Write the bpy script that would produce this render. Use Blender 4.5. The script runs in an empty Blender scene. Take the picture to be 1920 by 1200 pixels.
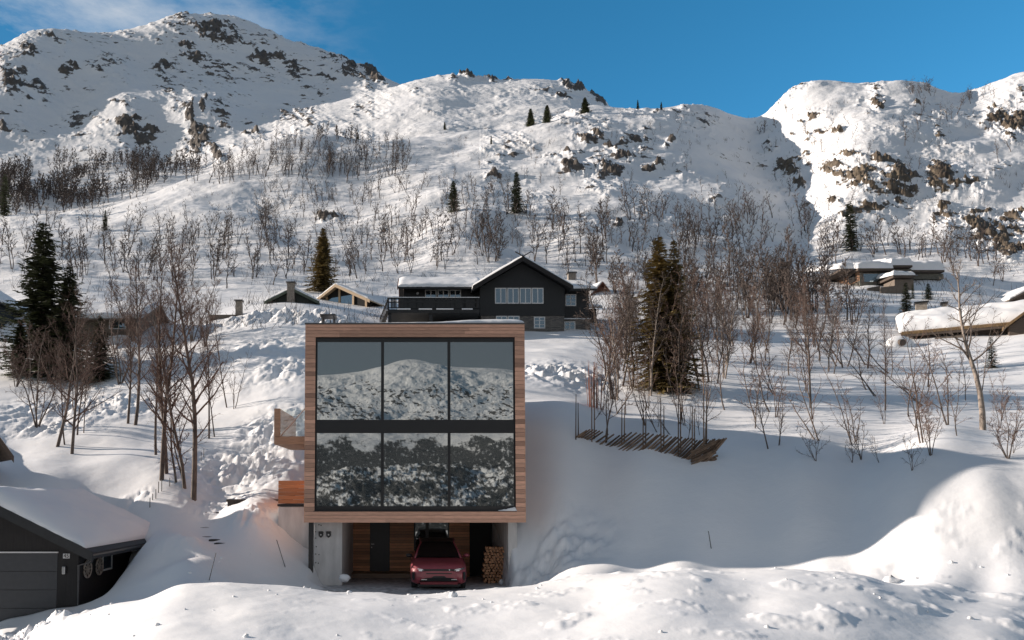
import bpy, math, random
import numpy as np
from mathutils import Vector, Matrix

# ---------------------------------------------------------------- camera, sky, sun, exposure
SC = bpy.context.scene
COL = SC.collection
F = 1400.0                      # focal length in photograph pixels (1920 wide)
TH = math.radians(3.0)          # upward pitch
CXP = 778.0
PYC = 925.0 - F * math.tan(TH)
cam_d = bpy.data.cameras.new("camera")
cam_d.sensor_width = 36.0
cam_d.lens = F / 1920.0 * 36.0
cam_d.shift_x = (960.0 - CXP) / 1920.0
cam_d.shift_y = (PYC - 600.0) / 1920.0
cam_d.clip_start = 0.5
cam_d.clip_end = 8000.0
cam = bpy.data.objects.new("camera", cam_d)
COL.objects.link(cam)
cam.location = (0, 0, 0)
cam.rotation_euler = (math.radians(90) + TH, 0, 0)
SC.camera = cam

SUN_E = math.radians(19.5)      # elevation
SUN_A = math.radians(-15.5)      # 0 = exactly from the left, positive = a little from the camera's side
sun_dir = Vector((-math.cos(SUN_E) * math.cos(SUN_A), -math.cos(SUN_E) * math.sin(SUN_A), math.sin(SUN_E)))
sun_d = bpy.data.lights.new("sun", 'SUN')
sun_d.energy = 5.0
sun_d.angle = math.radians(0.5)
sun_d.color = (1.0, 0.87, 0.755)
sun = bpy.data.objects.new("sun", sun_d)
COL.objects.link(sun)
sun.rotation_euler = sun_dir.to_track_quat('Z', 'Y').to_euler()
sun.location = (-60, 0, 60)

W = bpy.data.worlds.new("World")
SC.world = W
W.use_nodes = True
wn, wl = W.node_tree.nodes, W.node_tree.links
wn.clear()
wo = wn.new('ShaderNodeOutputWorld')
bg = wn.new('ShaderNodeBackground')
sky = wn.new('ShaderNodeTexSky')
sky.sky_type = 'NISHITA'
sky.sun_disc = False
sky.sun_elevation = SUN_E
sky.sun_rotation = math.radians(270.0) + SUN_A
sky.altitude = 1200.0
sky.air_density = 1.0
sky.dust_density = 0.1
sky.ozone_density = 3.0
bg.inputs['Strength'].default_value = 0.053
# thin cirrus wisps in the upper left of the sky and above the valley behind the camera
tc = wn.new('ShaderNodeTexCoord')
mp = wn.new('ShaderNodeMapping')
mp.inputs['Rotation'].default_value = (0.0, 0.5, 0.3)
mp.inputs['Scale'].default_value = (3.0, 3.0, 9.0)
nz = wn.new('ShaderNodeTexNoise')
nz.inputs['Scale'].default_value = 1.6
nz.inputs['Detail'].default_value = 9.0
nz.inputs['Roughness'].default_value = 0.62
rp = wn.new('ShaderNodeValToRGB')
rp.color_ramp.elements[0].position = 0.42
rp.color_ramp.elements[1].position = 0.72
dt = wn.new('ShaderNodeVectorMath'); dt.operation = 'DOT_PRODUCT'
dt.inputs[1].default_value = Vector((-0.52, 0.72, 0.46)).normalized()
mr = wn.new('ShaderNodeMapRange')
mr.inputs['From Min'].default_value = 0.87
mr.inputs['From Max'].default_value = 0.97
dt2 = wn.new('ShaderNodeVectorMath'); dt2.operation = 'DOT_PRODUCT'
dt2.inputs[1].default_value = Vector((0.1, -0.95, 0.25)).normalized()
mr2 = wn.new('ShaderNodeMapRange')
mr2.inputs['From Min'].default_value = -0.1
mr2.inputs['From Max'].default_value = 0.6
mr2.inputs['To Max'].default_value = 0.62
add = wn.new('ShaderNodeMath'); add.operation = 'ADD'
mul = wn.new('ShaderNodeMath'); mul.operation = 'MULTIPLY'
mul2 = wn.new('ShaderNodeMath'); mul2.operation = 'MULTIPLY'
mul2.inputs[1].default_value = 0.75
mix = wn.new('ShaderNodeMix'); mix.data_type = 'RGBA'
mix.inputs['B'].default_value = (4.6, 4.7, 4.9, 1)
hs = wn.new('ShaderNodeHueSaturation')
hs.inputs['Hue'].default_value = 0.483
hs.inputs['Saturation'].default_value = 0.85
hs.inputs['Value'].default_value = 1.0
wl.new(tc.outputs['Generated'], mp.inputs['Vector'])
wl.new(mp.outputs['Vector'], nz.inputs['Vector'])
wl.new(nz.outputs['Fac'], rp.inputs['Fac'])
wl.new(tc.outputs['Generated'], dt.inputs[0])
wl.new(tc.outputs['Generated'], dt2.inputs[0])
wl.new(dt.outputs['Value'], mr.inputs['Value'])
wl.new(dt2.outputs['Value'], mr2.inputs['Value'])
wl.new(mr.outputs['Result'], mul.inputs[0])
wl.new(rp.outputs['Color'], mul.inputs[1])
wl.new(mul.outputs[0], mul2.inputs[0])
cir = wn.new('ShaderNodeMix'); cir.data_type = 'RGBA'; cir.inputs['B'].default_value = (9.5, 9.7, 10.0, 1)
wl.new(mul2.outputs[0], cir.inputs['Factor'])
veil = wn.new('ShaderNodeMath'); veil.operation = 'MULTIPLY'
vr = wn.new('ShaderNodeMapRange'); vr.inputs['To Min'].default_value = 0.75
wl.new(nz.outputs['Fac'], vr.inputs['Value'])
wl.new(mr2.outputs['Result'], veil.inputs[0]); wl.new(vr.outputs['Result'], veil.inputs[1])
wl.new(veil.outputs[0], add.inputs[1])
add.inputs[0].default_value = 0.0; add.use_clamp = True
wl.new(add.outputs[0], mix.inputs['Factor'])
hs2 = wn.new('ShaderNodeHueSaturation')     # deep blue northern sky, a quarter turn from the sun
hs2.inputs['Hue'].default_value = 0.484
hs2.inputs['Saturation'].default_value = 1.26
hs2.inputs['Value'].default_value = 2.38
dt3 = wn.new('ShaderNodeVectorMath'); dt3.operation = 'DOT_PRODUCT'
dt3.inputs[1].default_value = Vector((0.25, 0.9, 0.35)).normalized()
mr3 = wn.new('ShaderNodeMapRange'); mr3.interpolation_type = 'SMOOTHSTEP'
mr3.inputs['From Min'].default_value = 0.35
mr3.inputs['From Max'].default_value = 0.85
mx3 = wn.new('ShaderNodeMix'); mx3.data_type = 'RGBA'
wl.new(sky.outputs['Color'], hs.inputs['Color']); wl.new(sky.outputs['Color'], hs2.inputs['Color'])
wl.new(tc.outputs['Generated'], dt3.inputs[0]); wl.new(dt3.outputs['Value'], mr3.inputs['Value'])
wl.new(mr3.outputs['Result'], mx3.inputs['Factor']); wl.new(hs.outputs['Color'], mx3.inputs['A']); wl.new(hs2.outputs['Color'], mx3.inputs['B'])
wl.new(mx3.outputs['Result'], mix.inputs['A'])
wl.new(mix.outputs['Result'], cir.inputs['A'])
wl.new(cir.outputs['Result'], bg.inputs['Color'])
wl.new(bg.outputs['Background'], wo.inputs['Surface'])

VS = SC.view_settings
SC.display_settings.display_device = 'sRGB'
VS.view_transform = 'Standard'
VS.look = 'None'
VS.exposure = 0.54
VS.gamma = 1.0
VS.use_curve_mapping = False
SC.cycles.max_bounces = 8
SC.cycles.diffuse_bounces = 5
SC.cycles.glossy_bounces = 3
SC.cycles.transmission_bounces = 4
SC.cycles.use_denoising = True
SC.cycles.caustics_reflective = False
SC.cycles.caustics_refractive = False

# ---------------------------------------------------------------- pixel <-> world helpers
CT, ST = math.cos(TH), math.sin(TH)
def ray(px, py):
    a = (px - CXP) / F; b = (PYC - py) / F
    return a, CT - b * ST, ST + b * CT
def P(px, py, Y):
    """the point at depth Y that the photograph shows at pixel (px, py)"""
    a, c, z = ray(px, py)
    return Vector((a * Y / c, Y, z * Y / c))
def PX(px, Y, py=900): return P(px, py, Y).x
def PZ(py, Y): return P(CXP, py, Y).z
def to_px(x, y, z):
    fc = y * CT + z * ST
    return CXP + F * x / fc, PYC - F * (-y * ST + z * CT) / fc

# ---------------------------------------------------------------- noise
_rs = np.random.default_rng(7)
_PERM = _rs.permutation(4096).astype(np.int32)
_PERM2 = np.concatenate([_PERM, _PERM])
_ang = _rs.random(4096) * 2 * math.pi
_GC, _GS = np.cos(_ang).astype(np.float32), np.sin(_ang).astype(np.float32)
def perlin(x, y, s=0):
    x = np.asarray(x, float); y = np.asarray(y, float)
    xi, yi = np.floor(x), np.floor(y)
    xf, yf = (x - xi).astype(np.float32), (y - yi).astype(np.float32)
    xi = (xi.astype(np.int32) + s * 131) & 4095; yi = yi.astype(np.int32) & 4095
    u = xf * xf * xf * (xf * (xf * 6 - 15) + 10); v = yf * yf * yf * (yf * (yf * 6 - 15) + 10)
    p0 = _PERM2[xi]; p1 = _PERM2[(xi + 1) & 4095]
    yi1 = (yi + 1) & 4095
    def g(p, q, ox, oy):
        h = _PERM2[p + q]
        return _GC[h] * (xf - ox) + _GS[h] * (yf - oy)
    a = g(p0, yi, 0, 0) * (1 - u) + g(p1, yi, 1, 0) * u
    b = g(p0, yi1, 0, 1) * (1 - u) + g(p1, yi1, 1, 1) * u
    return (a * (1 - v) + b * v) * 1.5
def fbm(x, y, oct=5, s=0, gain=0.5, ridged=False):
    t = 0.0; amp = 1.0; fr = 1.0
    for o in range(oct):
        n = perlin(x * fr + o * 17.3, y * fr - o * 9.1, s + o)
        if ridged: n = 1 - 2 * np.abs(n)
        t = t + amp * n
        amp *= gain; fr *= 2.03
    return t
def sstep(a, b, x):
    t = np.clip((x - a) / (b - a), 0, 1)
    return t * t * (3 - 2 * t)

# ---------------------------------------------------------------- mesh building
class MB:
    """collects faces; build() links them as ONE mesh object"""
    def __init__(s): s.v = []; s.f = []; s.n = 0; s.t = []
    def add(s, v, f, tint=0.5):
        v = np.asarray(v, float).reshape(-1, 3)
        s.v.append(v)
        if isinstance(f, np.ndarray):
            s.f.append(f.astype(np.int64) + s.n); s.t.append(np.full(len(f), tint))
        else:
            by = {}
            for q in f: by.setdefault(len(q), []).append(q)
            for k, q in by.items():
                s.f.append(np.asarray(q, dtype=np.int64) + s.n); s.t.append(np.full(len(q), tint))
        s.n += len(v)
        return s
    def box(s, x0, x1, y0, y1, z0, z1, tint=0.5):
        v = [(x, y, z) for x in (x0, x1) for y in (y0, y1) for z in (z0, z1)]
        return s.add(v, [(0, 1, 3, 2), (4, 6, 7, 5), (0, 4, 5, 1), (2, 3, 7, 6), (0, 2, 6, 4), (1, 5, 7, 3)], tint)
    def obox(s, c, ax, ay, az, tint=0.5):
        """box about centre c with half-axis vectors"""
        c, ax, ay, az = (np.asarray(q, float) for q in (c, ax, ay, az))
        v = [c + i * ax + j * ay + k * az for i in (-1, 1) for j in (-1, 1) for k in (-1, 1)]
        return s.add(v, [(0, 1, 3, 2), (4, 6, 7, 5), (0, 4, 5, 1), (2, 3, 7, 6), (0, 2, 6, 4), (1, 5, 7, 3)], tint)
    def bar(s, p, q, w, h, tint=0.5):
        p, q = Vector(p), Vector(q)
        d = (q - p).normalized()
        up = Vector((0, 0, 1)) if abs(d.z) < 0.95 else Vector((0, 1, 0))
        a = d.cross(up).normalized(); b = a.cross(d)
        return s.obox((p + q) / 2, (q - p) / 2, a * w / 2, b * h / 2, tint)
    def prism(s, poly, ext, tint=0.5):
        """closed polygon of 3-D points, extruded by vector ext"""
        n = len(poly); e = np.asarray(ext, float)
        a = np.asarray([tuple(p) for p in poly], float)
        v = np.concatenate([a, a + e])
        f = [tuple(range(n))[::-1], tuple(range(n, 2 * n))] + [(i, (i + 1) % n, n + (i + 1) % n, n + i) for i in range(n)]
        return s.add(v, f, tint)
    def tube(s, pts, rad, k=6, cap=True, tint=0.5):
        pts = np.asarray([tuple(p) for p in pts], float); m = len(pts)
        rad = np.full(m, rad) if np.isscalar(rad) else np.asarray(rad, float)
        d = np.gradient(pts, axis=0)
        d /= np.linalg.norm(d, axis=1)[:, None] + 1e-9
        up = np.array([0., 0., 1.]) if abs(d[:, 2]).mean() < 0.8 else np.array([1., 0., 0.])
        a = np.cross(d, up); a /= np.linalg.norm(a, axis=1)[:, None] + 1e-9
        b = np.cross(d, a)
        an = np.arange(k) * 2 * math.pi / k
        v = pts[:, None, :] + rad[:, None, None] * (np.cos(an)[None, :, None] * a[:, None, :] + np.sin(an)[None, :, None] * b[:, None, :])
        i = np.arange(m - 1)[:, None] * k; j = np.arange(k)[None, :]; j2 = (j + 1) % k
        f = np.stack([i + j, i + j2, i + k + j2, i + k + j], -1).reshape(-1, 4)
        s.add(v.reshape(-1, 3), f, tint)
        if cap:
            s.n -= m * k
            nv = s.v.pop()
            s.v.append(nv)
            s.f.append(np.array([list(range(k))[::-1]]) + s.n); s.t.append(np.full(1, tint))
            s.f.append(np.array([list(range((m - 1) * k, m * k))]) + s.n); s.t.append(np.full(1, tint))
            s.n += m * k
        return s
    def cyl(s, p, q, r, k=12, tint=0.5): return s.tube([p, q], [r, r], k, True, tint)
    def grid(s, G, tint=0.5):
        G = np.asarray(G, float); n, m = G.shape[:2]
        i = np.arange(n - 1)[:, None] * m; j = np.arange(m - 1)[None, :]
        f = np.stack([i + j, i + j + 1, i + m + j + 1, i + m + j], -1).reshape(-1, 4)
        return s.add(G.reshape(-1, 3), f, tint)
    def ball(s, c, r, k=10, tint=0.5, jit=0, rnd=None):
        c = np.asarray(c, float); r = np.asarray(r, float) * np.ones(3)
        th = np.linspace(0, math.pi, k // 2 + 2); ph = np.arange(k) * 2 * math.pi / k
        G = np.stack([np.sin(th)[:, None] * np.cos(ph), np.sin(th)[:, None] * np.sin(ph), np.cos(th)[:, None] * np.ones(k)], -1)
        if jit: G = G * (1 + jit * (rnd.random(G.shape[:2])[..., None] - 0.5))
        v = (c + G * r).reshape(-1, 3); n = len(th)
        i = np.arange(n - 1)[:, None] * k; j = np.arange(k)[None, :]; j2 = (j + 1) % k
        return s.add(v, np.stack([i + j, i + k + j, i + k + j2, i + j2], -1).reshape(-1, 4), tint)
    def mesh(s, name, origin=(0, 0, 0), attrs=None):
        v = np.concatenate(s.v) - np.asarray(origin, float)
        me = bpy.data.meshes.new(name)
        me.vertices.add(len(v)); me.vertices.foreach_set('co', v.astype(np.float32).ravel())
        loops = np.concatenate([q.ravel() for q in s.f])
        tot = np.concatenate([np.full(len(q), q.shape[1]) for q in s.f])
        st = np.concatenate([[0], np.cumsum(tot)[:-1]])
        me.loops.add(len(loops)); me.loops.foreach_set('vertex_index', loops.astype(np.int32))
        me.polygons.add(len(tot)); me.polygons.foreach_set('loop_start', st.astype(np.int32))
        at = me.attributes.new('tint', 'FLOAT', 'FACE')
        at.data.foreach_set('value', np.concatenate(s.t).astype(np.float32))
        for k, val in (attrs or {}).items():
            a = me.attributes.new(k, 'FLOAT', 'POINT'); a.data.foreach_set('value', np.asarray(val, np.float32))
        me.update(calc_edges=True); me.validate()
        me.polygons.foreach_set('use_smooth', np.zeros(len(me.polygons), bool))
        return me
    def build(s, name, mat, parent=None, smooth=False, bevel=0, local=False, attrs=None):
        org = (0, 0, 0)
        if parent is not None and not local:
            o = Vector((0, 0, 0)); q = parent
            while q is not None: o += q.location; q = q.parent
            org = tuple(o)
        me = s.mesh(name, org, attrs)
        me.materials.append(mat)
        me.polygons.foreach_set('use_smooth', np.full(len(me.polygons), bool(smooth)))
        ob = bpy.data.objects.new(name, me)
        COL.objects.link(ob)
        if parent is not None: ob.parent = parent
        if bevel:
            md = ob.modifiers.new('bevel', 'BEVEL'); md.width = bevel; md.segments = 2; md.limit_method = 'ANGLE'
        return ob

def tag(o, label, cat, group=None):
    o['label'] = label; o['category'] = cat
    if group: o['group'] = group
    return o
def empty(name, loc, label, cat, group=None, rz=0):
    o = bpy.data.objects.new(name, None); o.empty_display_size = 0.2
    COL.objects.link(o); o.location = loc; o.rotation_euler = (0, 0, rz)
    return tag(o, label, cat, group)
def struct(o): o['kind'] = 'structure'; return o
def stuff(o): o['kind'] = 'stuff'; return o

# ---------------------------------------------------------------- materials
def nmat(name):
    m = bpy.data.materials.new(name); m.use_nodes = True
    nt = m.node_tree
    return m, nt.nodes, nt.links, nt.nodes['Principled BSDF']
def mat(name, col, rough=0.6, metal=0.0, var=0.15, scale=6.0, bump=0.0, stretch=(1, 1, 1), tint=0.0, spec=0.5, coat=0.0, detail=6):
    m, n, l, b = nmat(name)
    c = n.new('ShaderNodeTexCoord'); mpg = n.new('ShaderNodeMapping'); mpg.inputs['Scale'].default_value = stretch
    z = n.new('ShaderNodeTexNoise'); z.inputs['Scale'].default_value = scale; z.inputs['Detail'].default_value = detail
    l.new(c.outputs['Object'], mpg.inputs['Vector']); l.new(mpg.outputs['Vector'], z.inputs['Vector'])
    r = n.new('ShaderNodeValToRGB')
    r.color_ramp.elements[0].position = 0.3; r.color_ramp.elements[1].position = 0.7
    lo = [max(0, q * (1 - var)) for q in col]; hi = [min(1, q * (1 + var)) for q in col]
    r.color_ramp.elements[0].color = (*lo, 1); r.color_ramp.elements[1].color = (*hi, 1)
    l.new(z.outputs['Fac'], r.inputs['Fac'])
    out = r.outputs['Color']
    if tint:
        a = n.new('ShaderNodeAttribute'); a.attribute_name = 'tint'
        mm = n.new('ShaderNodeMapRange'); mm.inputs['To Min'].default_value = 1 - tint; mm.inputs['To Max'].default_value = 1 + tint
        l.new(a.outputs['Fac'], mm.inputs['Value'])
        vm = n.new('ShaderNodeVectorMath'); vm.operation = 'SCALE'
        l.new(out, vm.inputs[0]); l.new(mm.outputs['Result'], vm.inputs['Scale'])
        out = vm.outputs['Vector']
    l.new(out, b.inputs['Base Color'])
    b.inputs['Roughness'].default_value = rough; b.inputs['Metallic'].default_value = metal
    b.inputs['Specular IOR Level'].default_value = spec
    b.inputs['Coat Weight'].default_value = coat
    if bump:
        bp = n.new('ShaderNodeBump'); bp.inputs['Strength'].default_value = bump; bp.inputs['Distance'].default_value = 0.02
        l.new(z.outputs['Fac'], bp.inputs['Height']); l.new(bp.outputs['Normal'], b.inputs['Normal'])
    return m

def snow_mat(name, scale=1.0, bump=0.35, rock=False, rscale=1.0, rcol=(0.075, 0.066, 0.060), rcol2=(0.17, 0.145, 0.12), tramp=False, forest=False, dist=0.05):
    m, n, l, b = nmat(name)
    c = n.new('ShaderNodeTexCoord')
    def noise(sc, det, ro=0.55, vec=None):
        z = n.new('ShaderNodeTexNoise'); z.inputs['Scale'].default_value = sc; z.inputs['Detail'].default_value = det; z.inputs['Roughness'].default_value = ro
        l.new(vec if vec is not None else c.outputs['Object'], z.inputs['Vector']); return z
    z1 = noise(0.35 * scale, 4)
    r = n.new('ShaderNodeValToRGB')
    r.color_ramp.elements[0].position = 0.3; r.color_ramp.elements[1].position = 0.7
    r.color_ramp.elements[0].color = (0.80, 0.815, 0.84, 1); r.color_ramp.elements[1].color = (0.87, 0.87, 0.87, 1)
    l.new(z1.outputs['Fac'], r.inputs['Fac'])
    out = r.outputs['Color']
    z2 = noise(1.3 * scale, 8, 0.6)
    mps = n.new('ShaderNodeMapping'); mps.inputs['Scale'].default_value = (0.6, 1.9, 1.0); mps.inputs['Rotation'].default_value = (0, 0, 0.4)
    l.new(c.outputs['Object'], mps.inputs['Vector'])
    z3 = noise(3.2 * scale, 5, 0.6, mps.outputs['Vector'])
    hm = n.new('ShaderNodeMath'); hm.operation = 'MULTIPLY_ADD'; hm.inputs[1].default_value = 0.35
    l.new(z3.outputs['Fac'], hm.inputs[0]); l.new(z2.outputs['Fac'], hm.inputs[2])
    z4 = noise(22.0 * scale, 3, 0.7)
    hm2 = n.new('ShaderNodeMath'); hm2.operation = 'MULTIPLY_ADD'; hm2.inputs[1].default_value = 0.10
    l.new(z4.outputs['Fac'], hm2.inputs[0]); l.new(hm.outputs[0], hm2.inputs[2])
    height = hm2.outputs[0]
    b.inputs['Roughness'].default_value = 0.65
    b.inputs['Specular IOR Level'].default_value = 0.25
    bp = n.new('ShaderNodeBump'); bp.inputs['Strength'].default_value = bump; bp.inputs['Distance'].default_value = dist / scale
    l.new(height, bp.inputs['Height']); l.new(bp.outputs['Normal'], b.inputs['Normal'])
    def layer(attr, colA, colB, nsc, gain, lo, hi, stretch=(1, 1, 1), rot=(0, 0, 0)):
        nonlocal out
        a = n.new('ShaderNodeAttribute'); a.attribute_name = attr
        mpx = n.new('ShaderNodeMapping'); mpx.inputs['Scale'].default_value = stretch; mpx.inputs['Rotation'].default_value = rot
        l.new(c.outputs['Object'], mpx.inputs['Vector'])
        za = noise(nsc, 7, 0.65, mpx.outputs['Vector'])
        mm = n.new('ShaderNodeMath'); mm.operation = 'MULTIPLY_ADD'; mm.inputs[1].default_value = gain
        s0 = n.new('ShaderNodeMath'); s0.operation = 'SUBTRACT'; s0.inputs[1].default_value = 0.5
        l.new(za.outputs['Fac'], s0.inputs[0]); l.new(s0.outputs[0], mm.inputs[0]); l.new(a.outputs['Fac'], mm.inputs[2])
        mk = n.new('ShaderNodeMapRange'); mk.interpolation_type = 'SMOOTHSTEP'
        mk.inputs['From Min'].default_value = lo; mk.inputs['From Max'].default_value = hi
        l.new(mm.outputs[0], mk.inputs['Value'])
        zb = noise(nsc * 2.3, 5)
        rc = n.new('ShaderNodeValToRGB')
        rc.color_ramp.elements[0].position = 0.35; rc.color_ramp.elements[1].position = 0.68
        rc.color_ramp.elements[0].color = (*colA, 1); rc.color_ramp.elements[1].color = (*colB, 1)
        l.new(zb.outputs['Fac'], rc.inputs['Fac'])
        mx = n.new('ShaderNodeMix'); mx.data_type = 'RGBA'
        l.new(mk.outputs['Result'], mx.inputs['Factor']); l.new(out, mx.inputs['A']); l.new(rc.outputs['Color'], mx.inputs['B'])
        out = mx.outputs['Result']
    if rock: layer('rock', rcol, rcol2, rscale, 2.0, 0.36, 0.48, (1.0, 1.0, 1.6), (0.5, 0.35, 0.0))
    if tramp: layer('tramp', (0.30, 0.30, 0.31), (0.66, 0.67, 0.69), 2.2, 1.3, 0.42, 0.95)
    if forest: layer('forest', (0.025, 0.029, 0.029), (0.085, 0.085, 0.085), rscale * 1.0, 0.5, 0.30, 0.68)
    l.new(out, b.inputs['Base Color'])
    return m

M = {}
M['snow'] = snow_mat('snow ground', 1.0, 0.42, tramp=True)
M['roofsnow'] = snow_mat('roof snow', 1.4, 0.25)
M['hill'] = snow_mat('snowy hill', 0.30, 0.28, rock=True, rscale=0.22, dist=0.22)
M['cliff'] = snow_mat('snowy cliff', 0.30, 0.3, rock=True, rscale=0.22, rcol=(0.07, 0.055, 0.042), rcol2=(0.20, 0.16, 0.115), dist=0.22)
M['mount'] = snow_mat('snowy mountain', 0.08, 0.4, rock=True, rscale=0.075, dist=0.25)
M['valley'] = snow_mat('snowy valley', 0.03, 0.8, rock=True, forest=True, rscale=0.055, rcol=(.05, .05, .048), rcol2=(.13, .125, .12), dist=0.25)
# ---------------------------------------------------------------- terrain (one height function)
CP = []
def cp(*pts):
    for px, py, Y in pts:
        q = P(px, py, Y); CP.append((q.x / Y, math.log(Y), q.z / Y))
def cz(px, z, Y): CP.append(((px - CXP) / F, math.log(Y), z / Y))
for px in (-600, 0, 600, 1200, 1800, 2500):
    cz(px, -4.6, 5.0); cz(px, -4.0, 8.0)
# road and mound in front of the house
cz(-400, -4.15, 16); cz(-400, -4.15, 23); cz(0, -4.15, 17); cz(0, -4.1, 20.5); cz(0, -4.05, 23.5); cz(60, -4.05, 21.5); cz(-100, -4.05, 28)
cz(0, -3.9, 12); cz(200, -3.2, 12); cz(400, -2.75, 12); cz(750, -2.95, 12.5); cz(1100, -2.7, 12); cz(1400, -2.6, 12); cz(1900, -3.0, 12)
cz(400, -2.6, 15); cz(560, -2.52, 15.5); cz(680, -2.52, 15.5); cz(800, -2.55, 15.5); cz(950, -2.5, 15); cz(1100, -2.4, 15); cz(1400, -2.2, 15); cz(1750, -2.45, 14.5); cz(150, -3.35, 17)
cp((110, 1150, 21), (200, 1128, 20.5), (330, 1095, 19.5), (420, 1092, 19.5), (500, 1100, 19.8), (570, 1105, 20), (700, 1113, 20.5), (850, 1112, 20.8), (930, 1108, 20.5),
   (1000, 1098, 20), (1100, 1078, 19), (1200, 1072, 19), (1300, 1068, 19), (1420, 1066, 19), (1500, 1070, 18.5), (1620, 1080, 18), (1720, 1095, 17.5),
   (1800, 1115, 17), (1860, 1130, 16.5), (1920, 1145, 16), (2150, 1200, 15))
# trough, snow piles left of the house
cz(150, -3.7, 22.4); cz(200, -3.35, 21.8); cz(300, -3.0, 21.5); cz(400, -2.8, 21.4)
cz(480, -2.95, 22); cz(600, -3.2, 22.5); cz(750, -3.28, 23); cz(900, -3.25, 23); cz(980, -3.1, 23)
cz(650, -3.3, 26); cz(900, -3.3, 26)
cp((160, 1130, 23.6), (200, 1100, 24.2), (235, 1066, 25.0), (300, 1024, 25.0), (343, 989, 25.4), (372, 1003, 25.3), (400, 1030, 25.0), (430, 1043, 25), (480, 1050, 25.3),
   (300, 1065, 23.3), (350, 1045, 23.6), (420, 1065, 23.6), (520, 1068, 25.2), (570, 1083, 25.5), (250, 1088, 23.6))
cz(343, -1.75, 27.4); cz(385, -2.0, 26.6); cz(290, -1.4, 28.0)
cp((400, 985, 29), (395, 955, 31), (355, 960, 29.5))
cp((475, 934, 28), (440, 962, 27.6), (512, 965, 28), (505, 1010, 27), (450, 1010, 26.6), (545, 1040, 27), (425, 1000, 27.4))
cz(475, -0.6, 29.5)
# bench on the left
cp((200, 938, 31), (280, 913, 31.5), (310, 903, 32), (100, 903, 32), (0, 898, 32), (-200, 895, 32), (-200, 840, 38))
cz(200, -1.6, 29.6); cz(100, -1.2, 29.3); cz(-100, -1.0, 29); cp((270, 975, 29.8), (325, 950, 30.3))
cp((0, 850, 37), (150, 853, 36.5), (300, 880, 34), (0, 780, 45), (150, 800, 42), (300, 820, 40), (60, 748, 50), (200, 742, 50), (0, 717, 56), (200, 715, 56), (-250, 717, 56), (100, 716, 57), (300, 725, 52))
cp((0, 700, 62), (150, 690, 62), (250, 660, 62))
cp((350, 930, 31), (400, 928, 32.5), (450, 900, 34), (520, 900, 33), (400, 860, 37), (480, 850, 37), (540, 840, 36), (450, 780, 42), (520, 760, 42), (440, 700, 50), (520, 690, 50),
   (380, 650, 60), (440, 640, 60), (520, 640, 58), (500, 587, 70), (560, 597, 67), (640, 605, 66))
cp((750, 625, 66), (850, 625, 68), (950, 625, 68), (1100, 627, 68), (20, 620, 71), (200, 622, 67), (330, 620, 70), (700, 605, 72), (-250, 620, 71))
cp((1000, 640, 63), (1050, 650, 57))
# bank right of the house
cp((990, 1060, 26.6), (1000, 1000, 27.0), (1010, 930, 28.0), (1010, 870, 28.8), (1010, 812, 29.8), (1000, 790, 31.5), (1000, 757, 33.5), (1000, 722, 38), (1050, 705, 42), (1050, 665, 52), (960, 800, 31), (960, 1000, 27.4))
cp((1060, 1055, 24.6), (1150, 1073, 22.8), (1100, 960, 27), (1080, 880, 28.4), (1080, 820, 29.3), (1080, 800, 30.5), (1100, 757, 35))
cp((1200, 1070, 23.6), (1200, 1000, 24.8), (1200, 930, 26.4), (1200, 870, 27.6), (1200, 838, 28.6), (1200, 800, 31.5), (1200, 740, 38), (1200, 690, 48))
cp((1340, 1062, 23.2), (1340, 1000, 24.0), (1340, 930, 25.3), (1340, 885, 26.6), (1340, 862, 27.6), (1340, 820, 30.5), (1340, 740, 38.5), (1340, 680, 50), (1340, 648, 60))
cp((1500, 1065, 22.3), (1500, 1000, 23), (1500, 930, 24.2), (1500, 885, 25.2), (1500, 864, 26.3), (1500, 800, 31), (1500, 730, 40), (1500, 680, 52), (1500, 645, 61))
cp((1700, 1075, 20.2), (1700, 1005, 20.9), (1700, 935, 21.9), (1700, 890, 22.9), (1700, 869, 23.9), (1700, 810, 29.5), (1700, 740, 38), (1700, 690, 49), (1700, 655, 59))
for px, z in ((1230, -2.45), (1340, -2.4), (1500, -2.3), (1600, -2.2)): cz(px, z, 20.6)
cz(1230, -2.5, 22.4); cz(1340, -2.5, 22.1); cz(1420, -2.45, 21.8); cz(1500, -2.4, 21.2)
cp((1780, 1000, 20.5), (1780, 930, 21.5), (1780, 885, 22.4), (1850, 1085, 18.7), (1850, 1000, 20.1), (1850, 930, 20.9), (1850, 890, 21.8), (1850, 872, 22.7), (1850, 810, 28), (1850, 740, 37), (1850, 690, 46), (1850, 657, 54))
cp((1960, 1085, 18.2), (1960, 1000, 19.9), (1960, 930, 20.7), (1960, 872, 22.3), (1960, 810, 27.5))
cp((2150, 1080, 18), (2150, 1000, 20), (2150, 930, 21.0), (2150, 875, 22.6), (2150, 740, 36), (2150, 660, 50))
cp((1600, 640, 62), (1690, 639, 62.5), (1790, 635, 60.2), (1900, 630, 58), (2000, 628, 56), (2150, 628, 56), (1400, 610, 76), (1300, 605, 75), (1200, 622, 70), (1500, 600, 78))
cp((1750, 570, 84), (1670, 535, 99), (1577, 535, 99), (1450, 560, 90), (1900, 572, 88), (1830, 545, 94))
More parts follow.
